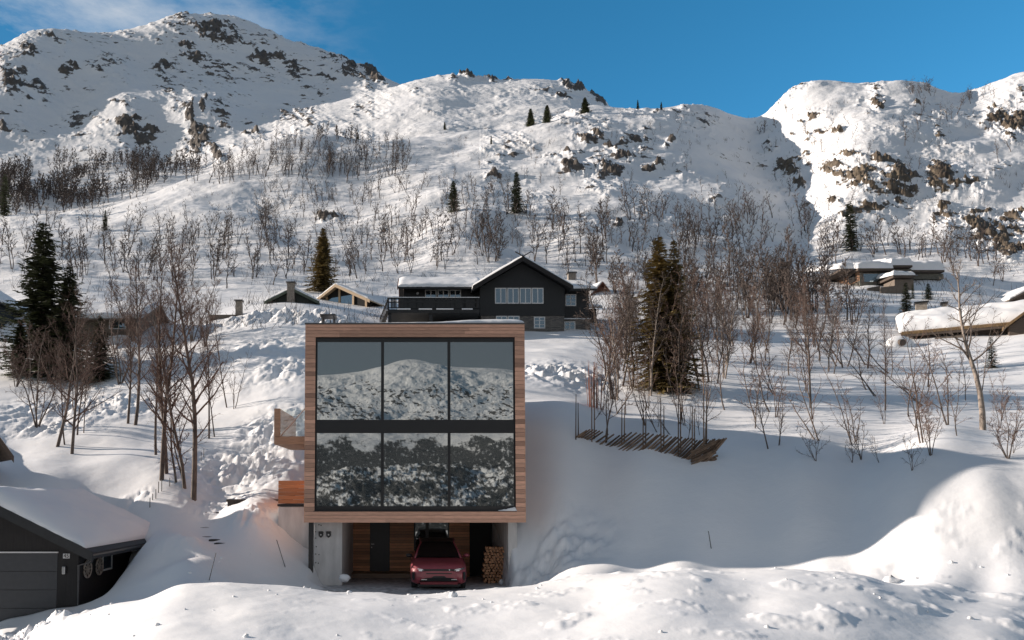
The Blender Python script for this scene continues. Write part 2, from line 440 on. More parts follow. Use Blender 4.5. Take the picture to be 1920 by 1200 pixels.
# lower edge of the wooded hill
cp((100, 590, 75), (300, 585, 78), (250, 545, 100), (450, 560, 90), (600, 548, 95), (800, 545, 98), (950, 540, 98), (1100, 545, 98), (1250, 550, 95), (0, 545, 95), (-250, 550, 95), (400, 600, 74))
cp((0, 450, 150), (300, 460, 140), (150, 455, 145), (480, 430, 150), (500, 350, 200), (650, 440, 145), (650, 340, 200), (800, 392, 150), (880, 400, 140), (850, 300, 210), (1000, 330, 185),
   (1000, 440, 130), (1100, 400, 138), (1100, 305, 190), (1230, 420, 135), (1230, 310, 190), (760, 450, 135), (-250, 455, 150))
cp((-250, 415, 200), (0, 408, 200), (150, 400, 205), (270, 375, 215), (380, 322, 230), (480, 277, 245), (560, 252, 255), (640, 258, 262), (760, 262, 265), (850, 250, 268), (930, 245, 265),
   (1000, 232, 260), (1050, 215, 255), (1140, 203, 250), (1250, 205, 250), (1330, 212, 255), (1400, 222, 265))
# the cliff hill on the right
cp((1600, 470, 125), (1600, 380, 150), (1600, 275, 180), (1650, 420, 140), (1650, 295, 168), (1650, 205, 215), (1740, 330, 162), (1740, 430, 135), (1850, 480, 118), (1850, 420, 135), (1850, 320, 158), (1850, 250, 190), (1960, 430, 128), (1960, 260, 180),
   (1450, 197, 262), (1500, 172, 255), (1560, 161, 250), (1640, 163, 248), (1680, 157, 246), (1740, 166, 248), (1800, 181, 250), (1850, 168, 245), (1890, 150, 245), (1920, 135, 245), (2150, 90, 250))
cp((1420, 235, 268), (1440, 300, 230), (1480, 350, 200), (1500, 410, 165), (1500, 470, 135), (1350, 310, 200), (1400, 350, 178), (1350, 410, 145), (1400, 470, 125), (1300, 480, 118))
# behind that crest
cp((-250, 440, 270), (0, 432, 270), (200, 420, 275), (400, 372, 300), (500, 320, 310), (640, 300, 320), (760, 285, 320), (900, 268, 320), (1050, 240, 310), (1250, 235, 310), (1400, 250, 320), (1600, 190, 310), (1850, 200, 310), (2150, 130, 310))
cp((1250, 300, 420), (1400, 330, 420), (1600, 260, 420), (1850, 270, 420), (2150, 200, 420), (1600, 330, 1000), (1900, 330, 1000), (2150, 300, 1000), (1300, 340, 1000))
# the big mountain, upper left
cp((-250, 395, 350), (100, 388, 380), (0, 335, 450), (200, 335, 450), (320, 330, 430), (390, 335, 400), (-250, 330, 470),
   (0, 265, 560), (120, 270, 560), (200, 287, 520), (300, 272, 550), (240, 205, 600), (370, 190, 610), (380, 285, 520), (450, 280, 480), (470, 220, 620), (120, 185, 680), (0, 175, 640), (-250, 230, 640),
   (0, 107, 740), (-250, 140, 740), (80, 66, 800), (130, 62, 850), (175, 65, 880), (240, 57, 930), (300, 38, 980), (350, 30, 1000), (420, 40, 1000), (480, 55, 1000), (520, 75, 990), (600, 95, 980), (660, 115, 960), (740, 160, 930),
   (350, 100, 860), (350, 155, 750), (250, 120, 800), (500, 195, 700), (600, 195, 720), (600, 150, 840), (480, 110, 900), (560, 235, 520), (640, 205, 560))
# the second peak
cp((740, 235, 430), (700, 195, 560), (760, 164, 560), (800, 150, 585), (850, 139, 600), (900, 150, 600), (960, 153, 610), (1060, 152, 620), (1100, 171, 600), (1140, 197, 580), (1200, 250, 560),
   (800, 235, 400), (900, 225, 410), (850, 185, 490), (1000, 200, 450), (1100, 215, 430))
cp((850, 190, 800), (1000, 210, 800), (1100, 240, 800), (740, 190, 1100), (900, 240, 1150), (1100, 300, 1150))
cp((0, 190, 1150), (200, 140, 1250), (350, 110, 1400), (600, 180, 1400), (-250, 220, 1150))
CP = np.array(CP)

KU = 3.0
class Field:
    """smooth interpolation of z/Y over (x/Y, log Y), kept as a bicubic table"""
    def __init__(s, C, u0, u1, w0, w1, nu, nw, c=0.14):
        X = np.stack([C[:, 0] * KU, C[:, 1]], 1)
        def ker(A, B):
            d2 = ((A[:, None, :] - B[None, :, :]) ** 2).sum(-1)
            return -np.sqrt(d2 + c * c)
        n = len(X); K = np.zeros((n + 3, n + 3))
        K[:n, :n] = ker(X, X) + np.eye(n) * 0.004
        K[:n, n] = 1; K[:n, n + 1:] = X; K[n, :n] = 1; K[n + 1:, :n] = X.T
        co = np.linalg.solve(K, np.concatenate([C[:, 2], [0, 0, 0]]))
        us = np.linspace(u0, u1, nu); ws = np.linspace(w0, w1, nw)
        T = np.zeros((nu, nw))
        for i, u in enumerate(us):
            A = np.stack([np.full(nw, u * KU), ws], 1)
            T[i] = ker(A, X) @ co[:n] + co[n] + A @ co[n + 1:]
        s.T = T; s.u0, s.w0 = u0, w0; s.du, s.dw = us[1] - us[0], ws[1] - ws[0]; s.nu, s.nw = nu, nw
    def __call__(s, u, w):
        a = np.clip((u - s.u0) / s.du, 1, s.nu - 2.001); b = np.clip((w - s.w0) / s.dw, 1, s.nw - 2.001)
        i = a.astype(int); j = b.astype(int); fa = a - i; fb = b - j
        def wts(t): return (-.5*t+t*t-.5*t**3, 1-2.5*t*t+1.5*t**3, .5*t+2*t*t-1.5*t**3, -.5*t*t+.5*t**3)
        wa, wb = wts(fa), wts(fb); r = 0
        for p in range(4):
            for q in range(4):
                r = r + wa[p] * wb[q] * s.T[np.clip(i + p - 1, 0, s.nu - 1), np.clip(j + q - 1, 0, s.nw - 1)]
        return r
U0, U1 = -0.95, 1.15
TF = Field(CP, U0 - .02, U1 + .02, math.log(4.0), math.log(1500), 330, 620)

def blob(x, y, cx, cy, rx, ry, rot=0):
    c, s = math.cos(rot), math.sin(rot)
    dx, dy = x - cx, y - cy
    return np.exp(-(((dx * c + dy * s) / rx) ** 2 + ((-dx * s + dy * c) / ry) ** 2))

# lumpy ploughed snow: world boxes (cx, cy, rx, ry, amplitude, frequency)
LUMPS = []
def lump(px, py, Y, rx, ry, amp, fr):
    q = P(px, py, Y); LUMPS.append((q.x, q.y, rx, ry, amp, fr))
lump(30, 1190, 20.5, 1.6, 0.9, 0.30, 2.4); lump(85, 1172, 20.8, 0.8, 0.5, 0.2, 2.6)
lump(1045, 725, 43, 2.6, 3.2, 0.55, 1.3)
lump(520, 592, 69, 7, 3, 0.9, 0.7); lump(610, 596, 67, 4, 2.5, 0.8, 0.8)
lump(150, 770, 47, 4.2, 3.0, 0.55, 1.2); lump(95, 800, 42, 2, 1.4, .35, 1.5)
lump(470, 870, 35.5, 2.6, 2.4, 0.42, 1.5); lump(520, 800, 39, 2, 2.5, 0.4, 1.5); lump(475, 945, 27.9, 0.9, 0.8, 0.22, 2.6)
lump(1040, 1050, 25.6, 1.6, 1.1, 0.35, 1.6); lump(540, 690, 50, 2.5, 4, .35, 1.0); lump(345, 1010, 25.3, 1.1, 0.9, .10, 1.6)
lump(880, 1108, 21.6, 1.3, 0.6, .12, 2.6); lump(430, 940, 31, 1.6, 1.6, .14, 2.0); lump(260, 922, 31.2, 0.6, 0.5, .18, 2.5); lump(500, 650, 57, 4, 4, .3, 0.9)

def lerp(a, b, t): return a + (b - a) * t
def detail(x, y, t):
    """height added to the smooth surface, in metres"""
    Y = np.maximum(y, 1.0); u = x / Y; w = np.log(Y)
    far = sstep(70, 130, Y)
    d = 0.0
    near = 1 - far
    # wind-shaped near snow
    n = fbm(x * 0.13, y * 0.13, 3, 3) * 0.16 * (1 - .75 * (1 - sstep(20.5, 22.5, y))) + fbm(x * 0.5 + y * 0.2, y * 0.7, 4, 11, .45) * 0.028
    fg = 1 - sstep(20.5, 22.5, y)
    n = n + fg * (fbm(x * 0.30, y * 0.38, 4, 21, 0.4) * 0.055 + np.maximum(0, fbm(x * 0.9, y * 0.9, 4, 23) - 0.25) * 0.10 * sstep(-6, 4, x))
    n = n * (0.55 + 0.45 * sstep(18, 40, y) + 0.35 * fg)
    for cx, cy, rx, ry, amp, fr in LUMPS:
        m = blob(x, y, cx, cy, rx, ry)
        n = n + np.where(m > 0.02, m * amp * (fbm((x - cx) * fr, (y - cy) * fr, 5, 31, 0.55) * 0.8 + 0.1), 0)
    d = d + near * n
    # hills: amplitude grows with distance (noise laid over bearing and log distance)
    h = fbm(u * 9, w * 9, 4, 41, 0.38) * 0.0080 + fbm(u * 50 + 5, w * 50, 4, 47, 0.55) * 0.0005
    d = d + far * Y * h * (1 - 0.45 * sstep(350, 600, Y))
    return d

# house floor and other places where the snow is cut flat
FL0, FL1 = -3.28, -3.56
def floor_z(y): return FL0 + (FL1 - FL0) * np.clip((y - 26.2) / 6.0, 0, 1)
def cut(x, y, z):
    m = sstep(-3.75, -3.3, x) * (1 - sstep(3.25, 3.5, x)) * sstep(25.4, 26.3, y) * (1 - sstep(33.0, 33.6, y))
    z = lerp(z, floor_z(y), m)
    m2 = sstep(-3.0, -2.0, x) * (1 - sstep(2.3, 3.2, x)) * sstep(22.2, 23.6, y) * (1 - sstep(25.6, 26.2, y))
    z = lerp(z, -3.27 + fbm(x * 1.2, y * 1.2, 4, 77) * 0.02, m2)
    z = z - 0.75 * sstep(9.5, 10.3, -x) * (1 - sstep(10.6, 10.8, -x)) * sstep(23.4, 24.0, y) * (1 - sstep(26.8, 28.2, y))
    z = z - 0.42 * blob(x, y, -7.7, 24.2, 0.9, 0.75)
    # under the neighbour garage
    m3 = (1 - sstep(-10.55, -10.45, x)) * sstep(23.35, 23.5, y) * (1 - sstep(29.0, 29.3, y))
    z = np.where(m3 > 0.01, lerp(z, np.minimum(z, -4.1), m3), z)
    return z

ROCK = []   # (px, py, rx, ry, strength, Ymin, Ymax, rot)
def rk(lo, hi, *bl):
    for b in bl: ROCK.append((*b[:4], b[4] if len(b) > 4 else 1.0, lo, hi, b[5] if len(b) > 5 else 0.0))
rk(340, 1600, (395, 62, 45, 16, 1, .5), (365, 110, 36, 13, .9), (440, 68, 34, 15, 1, .5), (500, 108, 50, 13, .8, .3), (560, 128, 40, 11, .8, .3), (645, 126, 48, 13, 1, .45), (700, 142, 30, 9, 1, .5),
   (105, 70, 34, 9, .8), (55, 103, 26, 12, 1.1), (25, 150, 30, 26, 1, .3), (60, 165, 30, 13, .8), (125, 130, 16, 12, .8), (185, 124, 30, 10, 1), (215, 114, 28, 8, .6), (305, 128, 22, 14, .9),
   (350, 95, 26, 9, .7), (340, 150, 34, 5, .6), (243, 236, 26, 22, 1.3), (275, 262, 26, 15, 1.3, .5), (352, 222, 11, 34, 1.2), (372, 262, 20, 26, 1.3, .5), (405, 292, 22, 12, 1.2, .3), (388, 195, 9, 14, .8),
   (470, 250, 16, 7, 1), (8, 240, 14, 13, .9), (560, 125, 80, 26, .35, .3), (450, 155, 60, 10, .4), (600, 145, 60, 10, .5, .3), (410, 45, 30, 8, .8), (420, 130, 60, 12, .5, .2), (230, 70, 50, 10, .3))
rk(300, 1600, (868, 144, 32, 5, 1), (930, 152, 40, 3, .6), (1065, 160, 40, 8, .8, .3), (1090, 167, 22, 8, 1, .6), (1122, 186, 16, 7, 1.1, .6), (1035, 172, 40, 4, .6, .2), (1060, 182, 30, 4, .7), (780, 170, 20, 5, .5))
rk(100, 330, (1125, 268, 46, 12, 1.0, .3), (1195, 268, 26, 9, .9, .5), (1075, 312, 40, 10, .9, .1), (1140, 318, 40, 10, 1.0, -.1), (1180, 290, 30, 9, .9), (1232, 312, 20, 7, 1), (1262, 268, 11, 6, 1.2), (1200, 243, 30, 8, .5),
   (928, 326, 22, 7, .9), (612, 410, 18, 7, 1.1), (1168, 424, 14, 8, 1.1), (720, 430, 20, 5, .5), (1475, 318, 22, 17, 1.2), (1500, 342, 12, 9, 1.1), (1440, 280, 12, 14, .6), (1060, 290, 40, 8, .6), (1245, 215, 30, 6, .4))
rk(100, 330, (1560, 322, 34, 18, .9), (1610, 335, 40, 26, .95, .3), (1682, 345, 36, 40, 1.05), (1640, 392, 36, 16, .8), (1590, 292, 24, 8, .9), (1640, 300, 30, 8, .9), (1565, 380, 16, 10, .9), (1590, 400, 22, 12, 1), (1765, 335, 36, 28, 1.1), (1810, 340, 34, 14, 1.0),
   (1770, 400, 22, 16, 1), (1755, 265, 16, 8, .9), (1895, 230, 36, 22, 1.35), (1850, 245, 14, 6, .8), (1835, 425, 40, 20, 1.1), (1870, 440, 54, 24, 1.15, -.2), (1900, 470, 30, 14, 1.1), (1840, 400, 30, 8, .8), (1905, 400, 24, 10, .9),
   (1530, 222, 16, 4, .9, -.4), (1495, 232, 12, 5, .6), (1550, 252, 26, 7, .8, -.2), (1525, 262, 14, 6, .8), (1490, 255, 12, 6, .7), (1645, 195, 10, 9, 1), (1712, 193, 12, 6, .9), (1615, 195, 8, 5, .8), (1470, 198, 10, 3, .7), (1700, 250, 80, 20, .25), (1860, 205, 16, 5, .9), (1510, 300, 20, 12, .6))

def rockmask(x, y, z):
    px, py = to_px(x, y, z)
    Y = np.asarray(y); r = np.zeros_like(Y)
    u = x / np.maximum(Y, 1); w = np.log(np.maximum(Y, 1))
    wob = fbm(u * 30, z / np.maximum(Y, 1) * 45, 4, 61) * 14
    wob2 = fbm(u * 30 + 9, z / np.maximum(Y, 1) * 45, 4, 67) * 10
    for cx, cy, rx, ry, st, lo, hi, rot in ROCK:
        sel = (Y > lo) & (Y < hi) & (abs(px - cx) < rx * 3 + 20) & (abs(py - cy) < ry * 3 + 30)
        if not sel.any(): continue
        b = blob(px[sel] + wob[sel], py[sel] + wob2[sel], cx, cy, rx, ry, rot) * st
        r[sel] = np.maximum(r[sel], b)
    # streaky break-up along tilted beds
    sx = (px * 0.92 + py * 0.38) / 34.0; sy = (-px * 0.38 + py * 0.92) / 9.0
    br = fbm(sx, sy, 4, 71, 0.6)
    # thin scattered ribs between the big outcrops
    spk = np.where(Y > 340, 0.46 * sstep(330, 250, py) * np.clip(fbm(px / 75, py / 40, 3, 78) * .8 + .45, 0, 1), 0.34 * np.clip(fbm(px / 90, py / 50, 3, 79) * 1.3 + .1, 0, 1) * sstep(470, 380, py))
    spk = spk * np.where((Y < 340) & (px < 900), .35, 1.0) * np.where((Y > 340) & (px > 700), .5, 1.0)
    r = np.maximum(r * 1.05, spk)
    return np.clip(r * (0.72 + 0.75 * br), 0, 1.4)

def ground(x, y, full=True):
    x = np.atleast_1d(np.asarray(x, float)); y = np.atleast_1d(np.asarray(y, float))
    Y = np.maximum(y, 4.2)
    t = TF(x / Y, np.log(Y))
    z = t * Y
    if full: z = z + detail(x, y, t)
    return cut(x, y, z)
def gz(x, y): return float(ground(x, y)[0])
_YS = np.exp(np.linspace(math.log(10), math.log(1150), 2600))
def hit(px, py, ymin=10.0, ymax=1150.0):
    """where the sight line through a pixel of the photograph first meets the snow"""
    a, c, zz = ray(px, py)
    sel = (_YS >= ymin) & (_YS <= ymax); Y = _YS[sel]
    x = a / c * Y
    below = ground(x, Y) >= zz / c * Y
    if not below.any(): return None
    k = int(np.argmax(below)); yy = Y[k]
    xx = a / c * yy
    return Vector((xx, yy, gz(xx, yy)))

def terrain(name, y0, y1, nu, nw, m, rock=False, tramp=False, u0=U0, u1=U1):
    us = np.linspace(u0, u1, nu); ws = np.linspace(math.log(y0), math.log(y1), nw)
    u, w = np.meshgrid(us, ws)
    Y = np.exp(w); X = u * Y
    Z = ground(X.ravel(), Y.ravel()).reshape(X.shape)
    attrs = {}
    if rock:
        r = rockmask(X.ravel(), Y.ravel(), Z.ravel()).reshape(X.shape)
        k = Y * 0.0065
        rr = fbm(u * 60, w * 60 + Z / Y * 40, 5, 83, 0.6, True)
        Z = Z + np.clip(r, 0, 1) * k * rr
        attrs['rock'] = r.ravel()
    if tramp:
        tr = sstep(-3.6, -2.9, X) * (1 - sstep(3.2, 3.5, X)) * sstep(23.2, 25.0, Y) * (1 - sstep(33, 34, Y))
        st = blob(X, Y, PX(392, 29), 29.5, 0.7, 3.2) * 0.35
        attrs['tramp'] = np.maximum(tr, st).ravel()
    b = MB(); b.grid(np.stack([X, Y, Z], -1))
    return struct(b.build(name, m, smooth=True, attrs=attrs))
terrain('snowy_ground', 5.0, 82.0, 1150, 620, M['snow'], tramp=True)
terrain('hillside', 82.0, 335.0, 1150, 420, M['hill'], rock=True, u1=0.495)
terrain('cliff_hill', 82.0, 335.0, 500, 420, M['cliff'], rock=True, u0=0.495)
terrain('mountain', 335.0, 1400.0, 1000, 380, M['mount'], rock=True, u1=0.6)

# ---------------------------------------------------------------- valley behind the camera (seen mirrored in the big panes)
VP_ = []
def cv(*pts):
    for px, py, V in pts:
        q = P(px, py, V); VP_.append((q.x / V, math.log(V), q.z / V))
for px in (-500, 200, 700, 1100, 1700, 2400):
    u = (px - CXP) / F
    for V, z in ((48, -4.6), (60, -7), (100, -22), (200, -36), (330, -34)): VP_.append((u, math.log(V), z / V))
    VP_.append((u, math.log(3000), (925 - 790) / F))
cv((450, 955, 480), (600, 935, 520), (650, 893, 560), (700, 935, 520), (770, 905, 560), (850, 885, 600), (900, 905, 600), (960, 885, 600), (300, 940, 560), (1200, 890, 600), (1700, 900, 600), (0, 950, 560), (2400, 900, 600), (-500, 940, 560))
cv((600, 890, 900), (700, 880, 900), (770, 870, 900), (850, 862, 850), (900, 842, 900), (960, 815, 950), (600, 835, 1150), (700, 832, 1150), (770, 835, 1150), (850, 838, 1100), (960, 812, 1100), (300, 870, 1000), (1300, 800, 1000), (1800, 800, 1000), (0, 860, 1000), (2400, 800, 1000), (-500, 850, 1000))
cv((600, 800, 1300), (700, 800, 1300), (770, 800, 1300), (850, 800, 1300), (960, 790, 1300), (600, 760, 1550), (700, 762, 1550), (770, 768, 1550), (850, 770, 1550), (960, 765, 1550),
   (600, 735, 1750), (700, 728, 1750), (770, 718, 1750), (850, 728, 1750), (960, 735, 1750))
cv((-500, 730, 2300), (100, 720, 2300), (500, 712, 2300), (590, 707, 2300), (640, 704, 2300), (680, 700, 2300), (710, 693, 2300), (740, 683, 2300), (765, 678, 2300), (800, 681, 2300), (830, 689, 2300), (860, 691, 2300), (900, 690, 2300), (960, 697, 2300), (1200, 705, 2300), (1700, 720, 2300), (2400, 740, 2300))
VF = Field(np.array(VP_), -0.75, 0.95, math.log(40), math.log(3000), 220, 300, c=0.08)
us = np.concatenate([np.linspace(-.7, -.165, 60), np.linspace(-.16, .20, 620), np.linspace(.205, .9, 60)])
ws = np.concatenate([np.linspace(math.log(48.0), math.log(420), 90), np.linspace(math.log(424), math.log(2700), 640)])
u, w = np.meshgrid(us, ws); V = np.exp(w); X = u * V
far = sstep(120, 400, V)
Z = VF(u.ravel(), w.ravel()).reshape(u.shape) * V
pxv, pyv = to_px(X, V, Z)
hump = sstep(455, 500, V) * (1 - sstep(640, 760, V)); slope_ = sstep(1150, 1350, V) * (1 - sstep(1900, 2250, V))
Z = Z + V * far * fbm(u * 9, w * 6, 3, 141, 0.45) * 0.003
Z = Z + V * hump * (fbm(pxv / 40, w * 22, 5, 143, 0.5) * 0.0065) + V * slope_ * (fbm(u * 42, w * 30, 5, 145, 0.5) * 0.0028 + fbm(u * 16, w * 12, 3, 146) * 0.004)
pxv, pyv = to_px(X, V, Z)
nA = fbm(pxv / 60, pyv / 30, 5, 151, .55); nB = fbm((pxv * .9 + pyv * .4) / 11, (pyv * .9 - pxv * .4) / 6, 5, 153, .62); nC = fbm(pxv / 5, pyv / 9, 4, 155, .6)
fo = sstep(800, 850, pyv + 26 * nA) * (1 - 0.9 * hump) * (0.78 + 0.24 * nC + .18 * nB) + hump * (0.50 + 0.30 * nB + .3 * nA)
rkv = slope_ * sstep(700, 735, pyv + 12 * nA) * (0.20 + 0.42 * nB + .25 * nA) + hump * (.18 + .4 * nC)
b = MB(); b.grid(np.stack([X, 52.8 - V, Z], -1)[::-1])
struct(b.build('valley', M['valley'], smooth=True, attrs={'rock': np.clip(rkv, 0, 1)[::-1].ravel(), 'forest': np.clip(fo, 0, 1.2)[::-1].ravel()}))
# ================================================================ objects
RND = random.Random(5)
M['cedar'] = mat('cedar boards', (0.53, 0.305, 0.215), 0.55, var=0.20, scale=5, bump=0.12, stretch=(0.6, 6, 9), tint=0.40)
M['cedar_dark'] = mat('oiled cedar', (0.56, 0.27, 0.135), 0.5, var=0.22, scale=5, bump=0.12, stretch=(0.6, 6, 9), tint=0.38)
M['cedar_red'] = mat('oiled railing cedar', (0.42, 0.175, 0.075), 0.5, var=0.16, scale=5, bump=0.12, stretch=(0.6, 6, 9), tint=0.28)
M['concrete'] = mat('cast concrete', (0.60, 0.585, 0.57), 0.8, var=0.16, scale=1.8, bump=0.12, stretch=(2.2, 2.2, 0.6))
M['black'] = mat('black lacquered aluminium', (0.012, 0.012, 0.013), 0.35, var=0.1)
M['blackmatt'] = mat('matt black paint', (0.020, 0.021, 0.023), 0.6, var=0.15)
M['zinc'] = mat('dark zinc', (0.10, 0.095, 0.095), 0.45, 0.3, var=0.12)
M['steel'] = mat('brushed steel', (0.45, 0.45, 0.45), 0.35, 0.9, var=0.05)
M['void'] = mat('unlit interior', (0.006, 0.006, 0.006), 0.9, var=0.2)  # near-black colour stands in for the shade inside openings
M['white'] = mat('white window paint', (0.66, 0.66, 0.65), 0.5, var=0.05)

def mirror_glass(name, refl, body=(0.01, 0.012, 0.013), wav=0.0):
    m, n, l, b = nmat(name)
    g = n.new('ShaderNodeBsdfGlossy'); g.inputs['Roughness'].default_value = 0.0; g.inputs['Color'].default_value = (*refl, 1)
    d = n.new('ShaderNodeBsdfDiffuse'); d.inputs['Color'].default_value = (*body, 1)
    a = n.new('ShaderNodeAddShader')
    l.new(g.outputs[0], a.inputs[0]); l.new(d.outputs[0], a.inputs[1])
    l.new(a.outputs[0], n['Material Output'].inputs['Surface'])
    if wav:
        c = n.new('ShaderNodeTexCoord'); z = n.new('ShaderNodeTexNoise'); z.inputs['Scale'].default_value = 0.7; z.inputs['Detail'].default_value = 1
        l.new(c.outputs['Object'], z.inputs['Vector'])
        bp = n.new('ShaderNodeBump'); bp.inputs['Strength'].default_value = wav; bp.inputs['Distance'].default_value = 0.004
        l.new(z.outputs['Fac'], bp.inputs['Height']); l.new(bp.outputs['Normal'], g.inputs['Normal'])
    return m
M['mirror'] = mirror_glass('sun control glass', (0.262, 0.276, 0.273), (0.035, 0.038, 0.038), wav=0.06)  # grey body colour lifts the blacks, painting haze over the mirrored valley
M['pane'] = mirror_glass('cabin window glass', (0.22, 0.27, 0.30), (0.02, 0.025, 0.03))
m, n, l, b = nmat('clear railing glass')
tr = n.new('ShaderNodeBsdfTransparent'); tr.inputs['Color'].default_value = (0.90, 0.93, 0.92, 1)
gl = n.new('ShaderNodeBsdfGlossy'); gl.inputs['Roughness'].default_value = 0.02
mxs = n.new('ShaderNodeMixShader'); mxs.inputs[0].default_value = 0.14
l.new(tr.outputs[0], mxs.inputs[1]); l.new(gl.outputs[0], mxs.inputs[2]); l.new(mxs.outputs[0], n['Material Output'].inputs['Surface'])
M['clear'] = m

def snow_cap(name, c0, e1, e2, nrm, th, parent, seed=0, over=0.06, edge=0.35, n1=40, n2=24, mfun=None, local=False):
    """rounded snow lying on the parallelogram c0 + s*e1 + t*e2"""
    c0, e1, e2, nrm = (np.asarray(tuple(q), float) for q in (c0, e1, e2, nrm))
    L1, L2 = np.linalg.norm(e1), np.linalg.norm(e2)
    def par(n):
        q = np.linspace(-1, 1, n); return np.sign(q) * (1 - (1 - np.abs(q)) ** 1.6) * 0.5 + 0.5
    s, t = np.meshgrid(par(n1), par(n2), indexing='ij')
    s2 = -over / L1 + s * (1 + 2 * over / L1); t2 = -over / L2 + t * (1 + 2 * over / L2)
    d = np.minimum(np.minimum(s, 1 - s) * L1, np.minimum(t, 1 - t) * L2)
    q = np.clip(d / edge, 0, 1)
    hgt = th * np.sqrt(np.clip(1 - (1 - q) ** 2, 0, 1))
    nz_ = fbm(s * L1 * 0.5 + seed * 7.7, t * L2 * 0.5 + seed, 3, 90 + seed)
    hgt = hgt * (1 + 0.22 * nz_) + 0.004
    if mfun is not None: hgt = hgt * mfun(s, t) + 0.004
    up = 0.6 * nrm + 0.4 * np.array([0, 0, 1.0]); up /= np.linalg.norm(up)
    wob = (1 - q)[..., None] * 0.05 * (fbm(s * L1 * 1.3 + seed, t * L2 * 1.3, 3, 95)[..., None]) * (e2 / L2)
    G = c0 + s2[..., None] * e1 + t2[..., None] * e2 + hgt[..., None] * up + wob
    Bt = c0 + s2[..., None] * e1 + t2[..., None] * e2 + 0.002 * up + wob
    b = MB(); b.grid(G); b.grid(Bt[::-1])
    # closed rim
    def rim(a, bb): b.grid(np.stack([a, bb]))
    rim(Bt[0], G[0]); rim(G[-1], Bt[-1]); rim(G[:, 0], Bt[:, 0]); rim(Bt[:, -1], G[:, -1])
    return b.build(name, M['roofsnow'], parent, smooth=True, local=local)

# ---------------------------------------------------------------- the box house
YF = 26.40; HX = 3.915; HZ0, HZ1 = PZ(980, YF), PZ(608, YF); YB = 34.2
house = empty('modern_house', (0, YF, FL0), 'cedar clad cube house on concrete legs with six huge mirrored panes', 'house')
wx0, wx1 = PX(590, YF), PX(967, YF); wz0, wz1 = PZ(959, YF), PZ(632, YF)
b = MB(); rr = random.Random(3)
def boards_h(b, x0, x1, y0, y1, z0, z1, n, seams=True, lo=0.2, hi=0.8, gap=0.010):
    h = (z1 - z0) / n
    for i in range(n):
        cuts = [x0]
        if seams:
            x = x0 + rr.uniform(0.6, 3.2)
            while x < x1 - 0.5: cuts.append(x); x += rr.uniform(2.2, 4.5)
        cuts.append(x1)
        for a, c in zip(cuts[:-1], cuts[1:]):
            b.box(a + .001, c - .001, y0 + rr.uniform(-.002, .002), y1, z0 + i * h + gap / 2, z0 + (i + 1) * h - gap / 2, rr.uniform(lo, hi))
boards_h(b, -HX, HX, YF, YF + .03, wz1, HZ1, 4)
boards_h(b, -HX, HX, YF, YF + .03, HZ0, wz0, 3)
boards_h(b, -HX, wx0, YF, YF + .03, wz0, wz1, 40, False, 0.0, 1.0)
boards_h(b, wx1, HX, YF, YF + .03, wz0, wz1, 40, False, 0.0, 1.0)
b.build('front_cladding', M['cedar'], house)
for sx in (-1, 1):
    b = MB()
    n = 47; h = (HZ1 - HZ0) / n
    for i in range(n):
        y = YF + .032; zz = HZ0 + i * h
        while y < YB:
            y2 = min(YB, y + rr.uniform(2.2, 4.4))
            x0, x1 = sorted((sx * HX, sx * (HX - .03)))
            b.box(x0, x1, y, y2 - .003, zz + .004, zz + h - .004, rr.random()); y = y2
    b.build('side_cladding', M['cedar'], house)
b = MB()   # hollow carcass behind the boards
b.box(-HX + .035, wx0 - .002, YF + .035, YB, HZ0 + .004, HZ1 - .004); b.box(wx1 + .002, HX - .035, YF + .035, YB, HZ0 + .004, HZ1 - .004)
b.box(wx0 - .001, wx1 + .001, YF + .035, YB - .01, wz1 + .002, HZ1 - .006); b.box(wx0 - .001, wx1 + .001, YF + .035, YB - .01, HZ0 + .006, wz0 - .002)
b.box(wx0, wx1, YF + .9, YB - .02, wz0, wz1)
b.build('wall', M['blackmatt'], house)
b = MB(); b.box(-HX - .02, HX + .02, YF - .025, YB + .02, HZ1 + .001, HZ1 + .05)
b.build('roof_flashing', M['zinc'], house, bevel=.006)
snow_cap('roof_snow', (-3.3, YF + .02, HZ1 + .052), (3.3 + HX, 0, 0), (0, YB - YF - .1, 0), (0, 0, 1), 0.20, house, 3, over=0.0, edge=0.5, n1=80, n2=60,
         mfun=lambda s, t: 0.12 + 0.88 * sstep(0.15, 0.75, s) * (0.75 + 0.25 * np.sin(s * 9)))
# window: frame (bars and spandrel) with six panes
yw = YF + .10
rows = [(PZ(949, yw), PZ(812, yw)), (PZ(787, yw), PZ(641, yw))]
cols = [(PX(593.5, yw), PX(714, yw)), (PX(719.5, yw), PX(839.5, yw)), (PX(845, yw), PX(963.5, yw))]
win = None
b = MB()
b.box(wx0 + .002, wx1 - .002, yw, yw + .09, rows[1][1], wz1 - .003); b.box(wx0 + .002, wx1 - .002, yw, yw + .09, wz0 + .003, rows[0][0])
b.box(wx0 + .002, wx1 - .002, yw - .002, yw + .088, rows[0][1], rows[1][0])
for x0, x1 in ((wx0 + .002, cols[0][0]), (cols[0][1], cols[1][0]), (cols[1][1], cols[2][0]), (cols[2][1], wx1 - .002)):
    for z0, z1 in rows: b.box(x0, x1, yw + .001, yw + .089, z0, z1)
win = b.build('window', M['black'], house, bevel=.006)
for z0, z1 in rows:
    for x0, x1 in cols:
        q = MB(); q.box(x0, x1, yw + .03, yw + .06, z0, z1); q.build('pane', M['mirror'], win)
b = MB(); b.box(wx0 - .03, wx1 + .02, YF - .03, yw, wz0 + .001, wz0 + .02); b.build('sill', M['black'], house)
rs = np.random.default_rng(4)
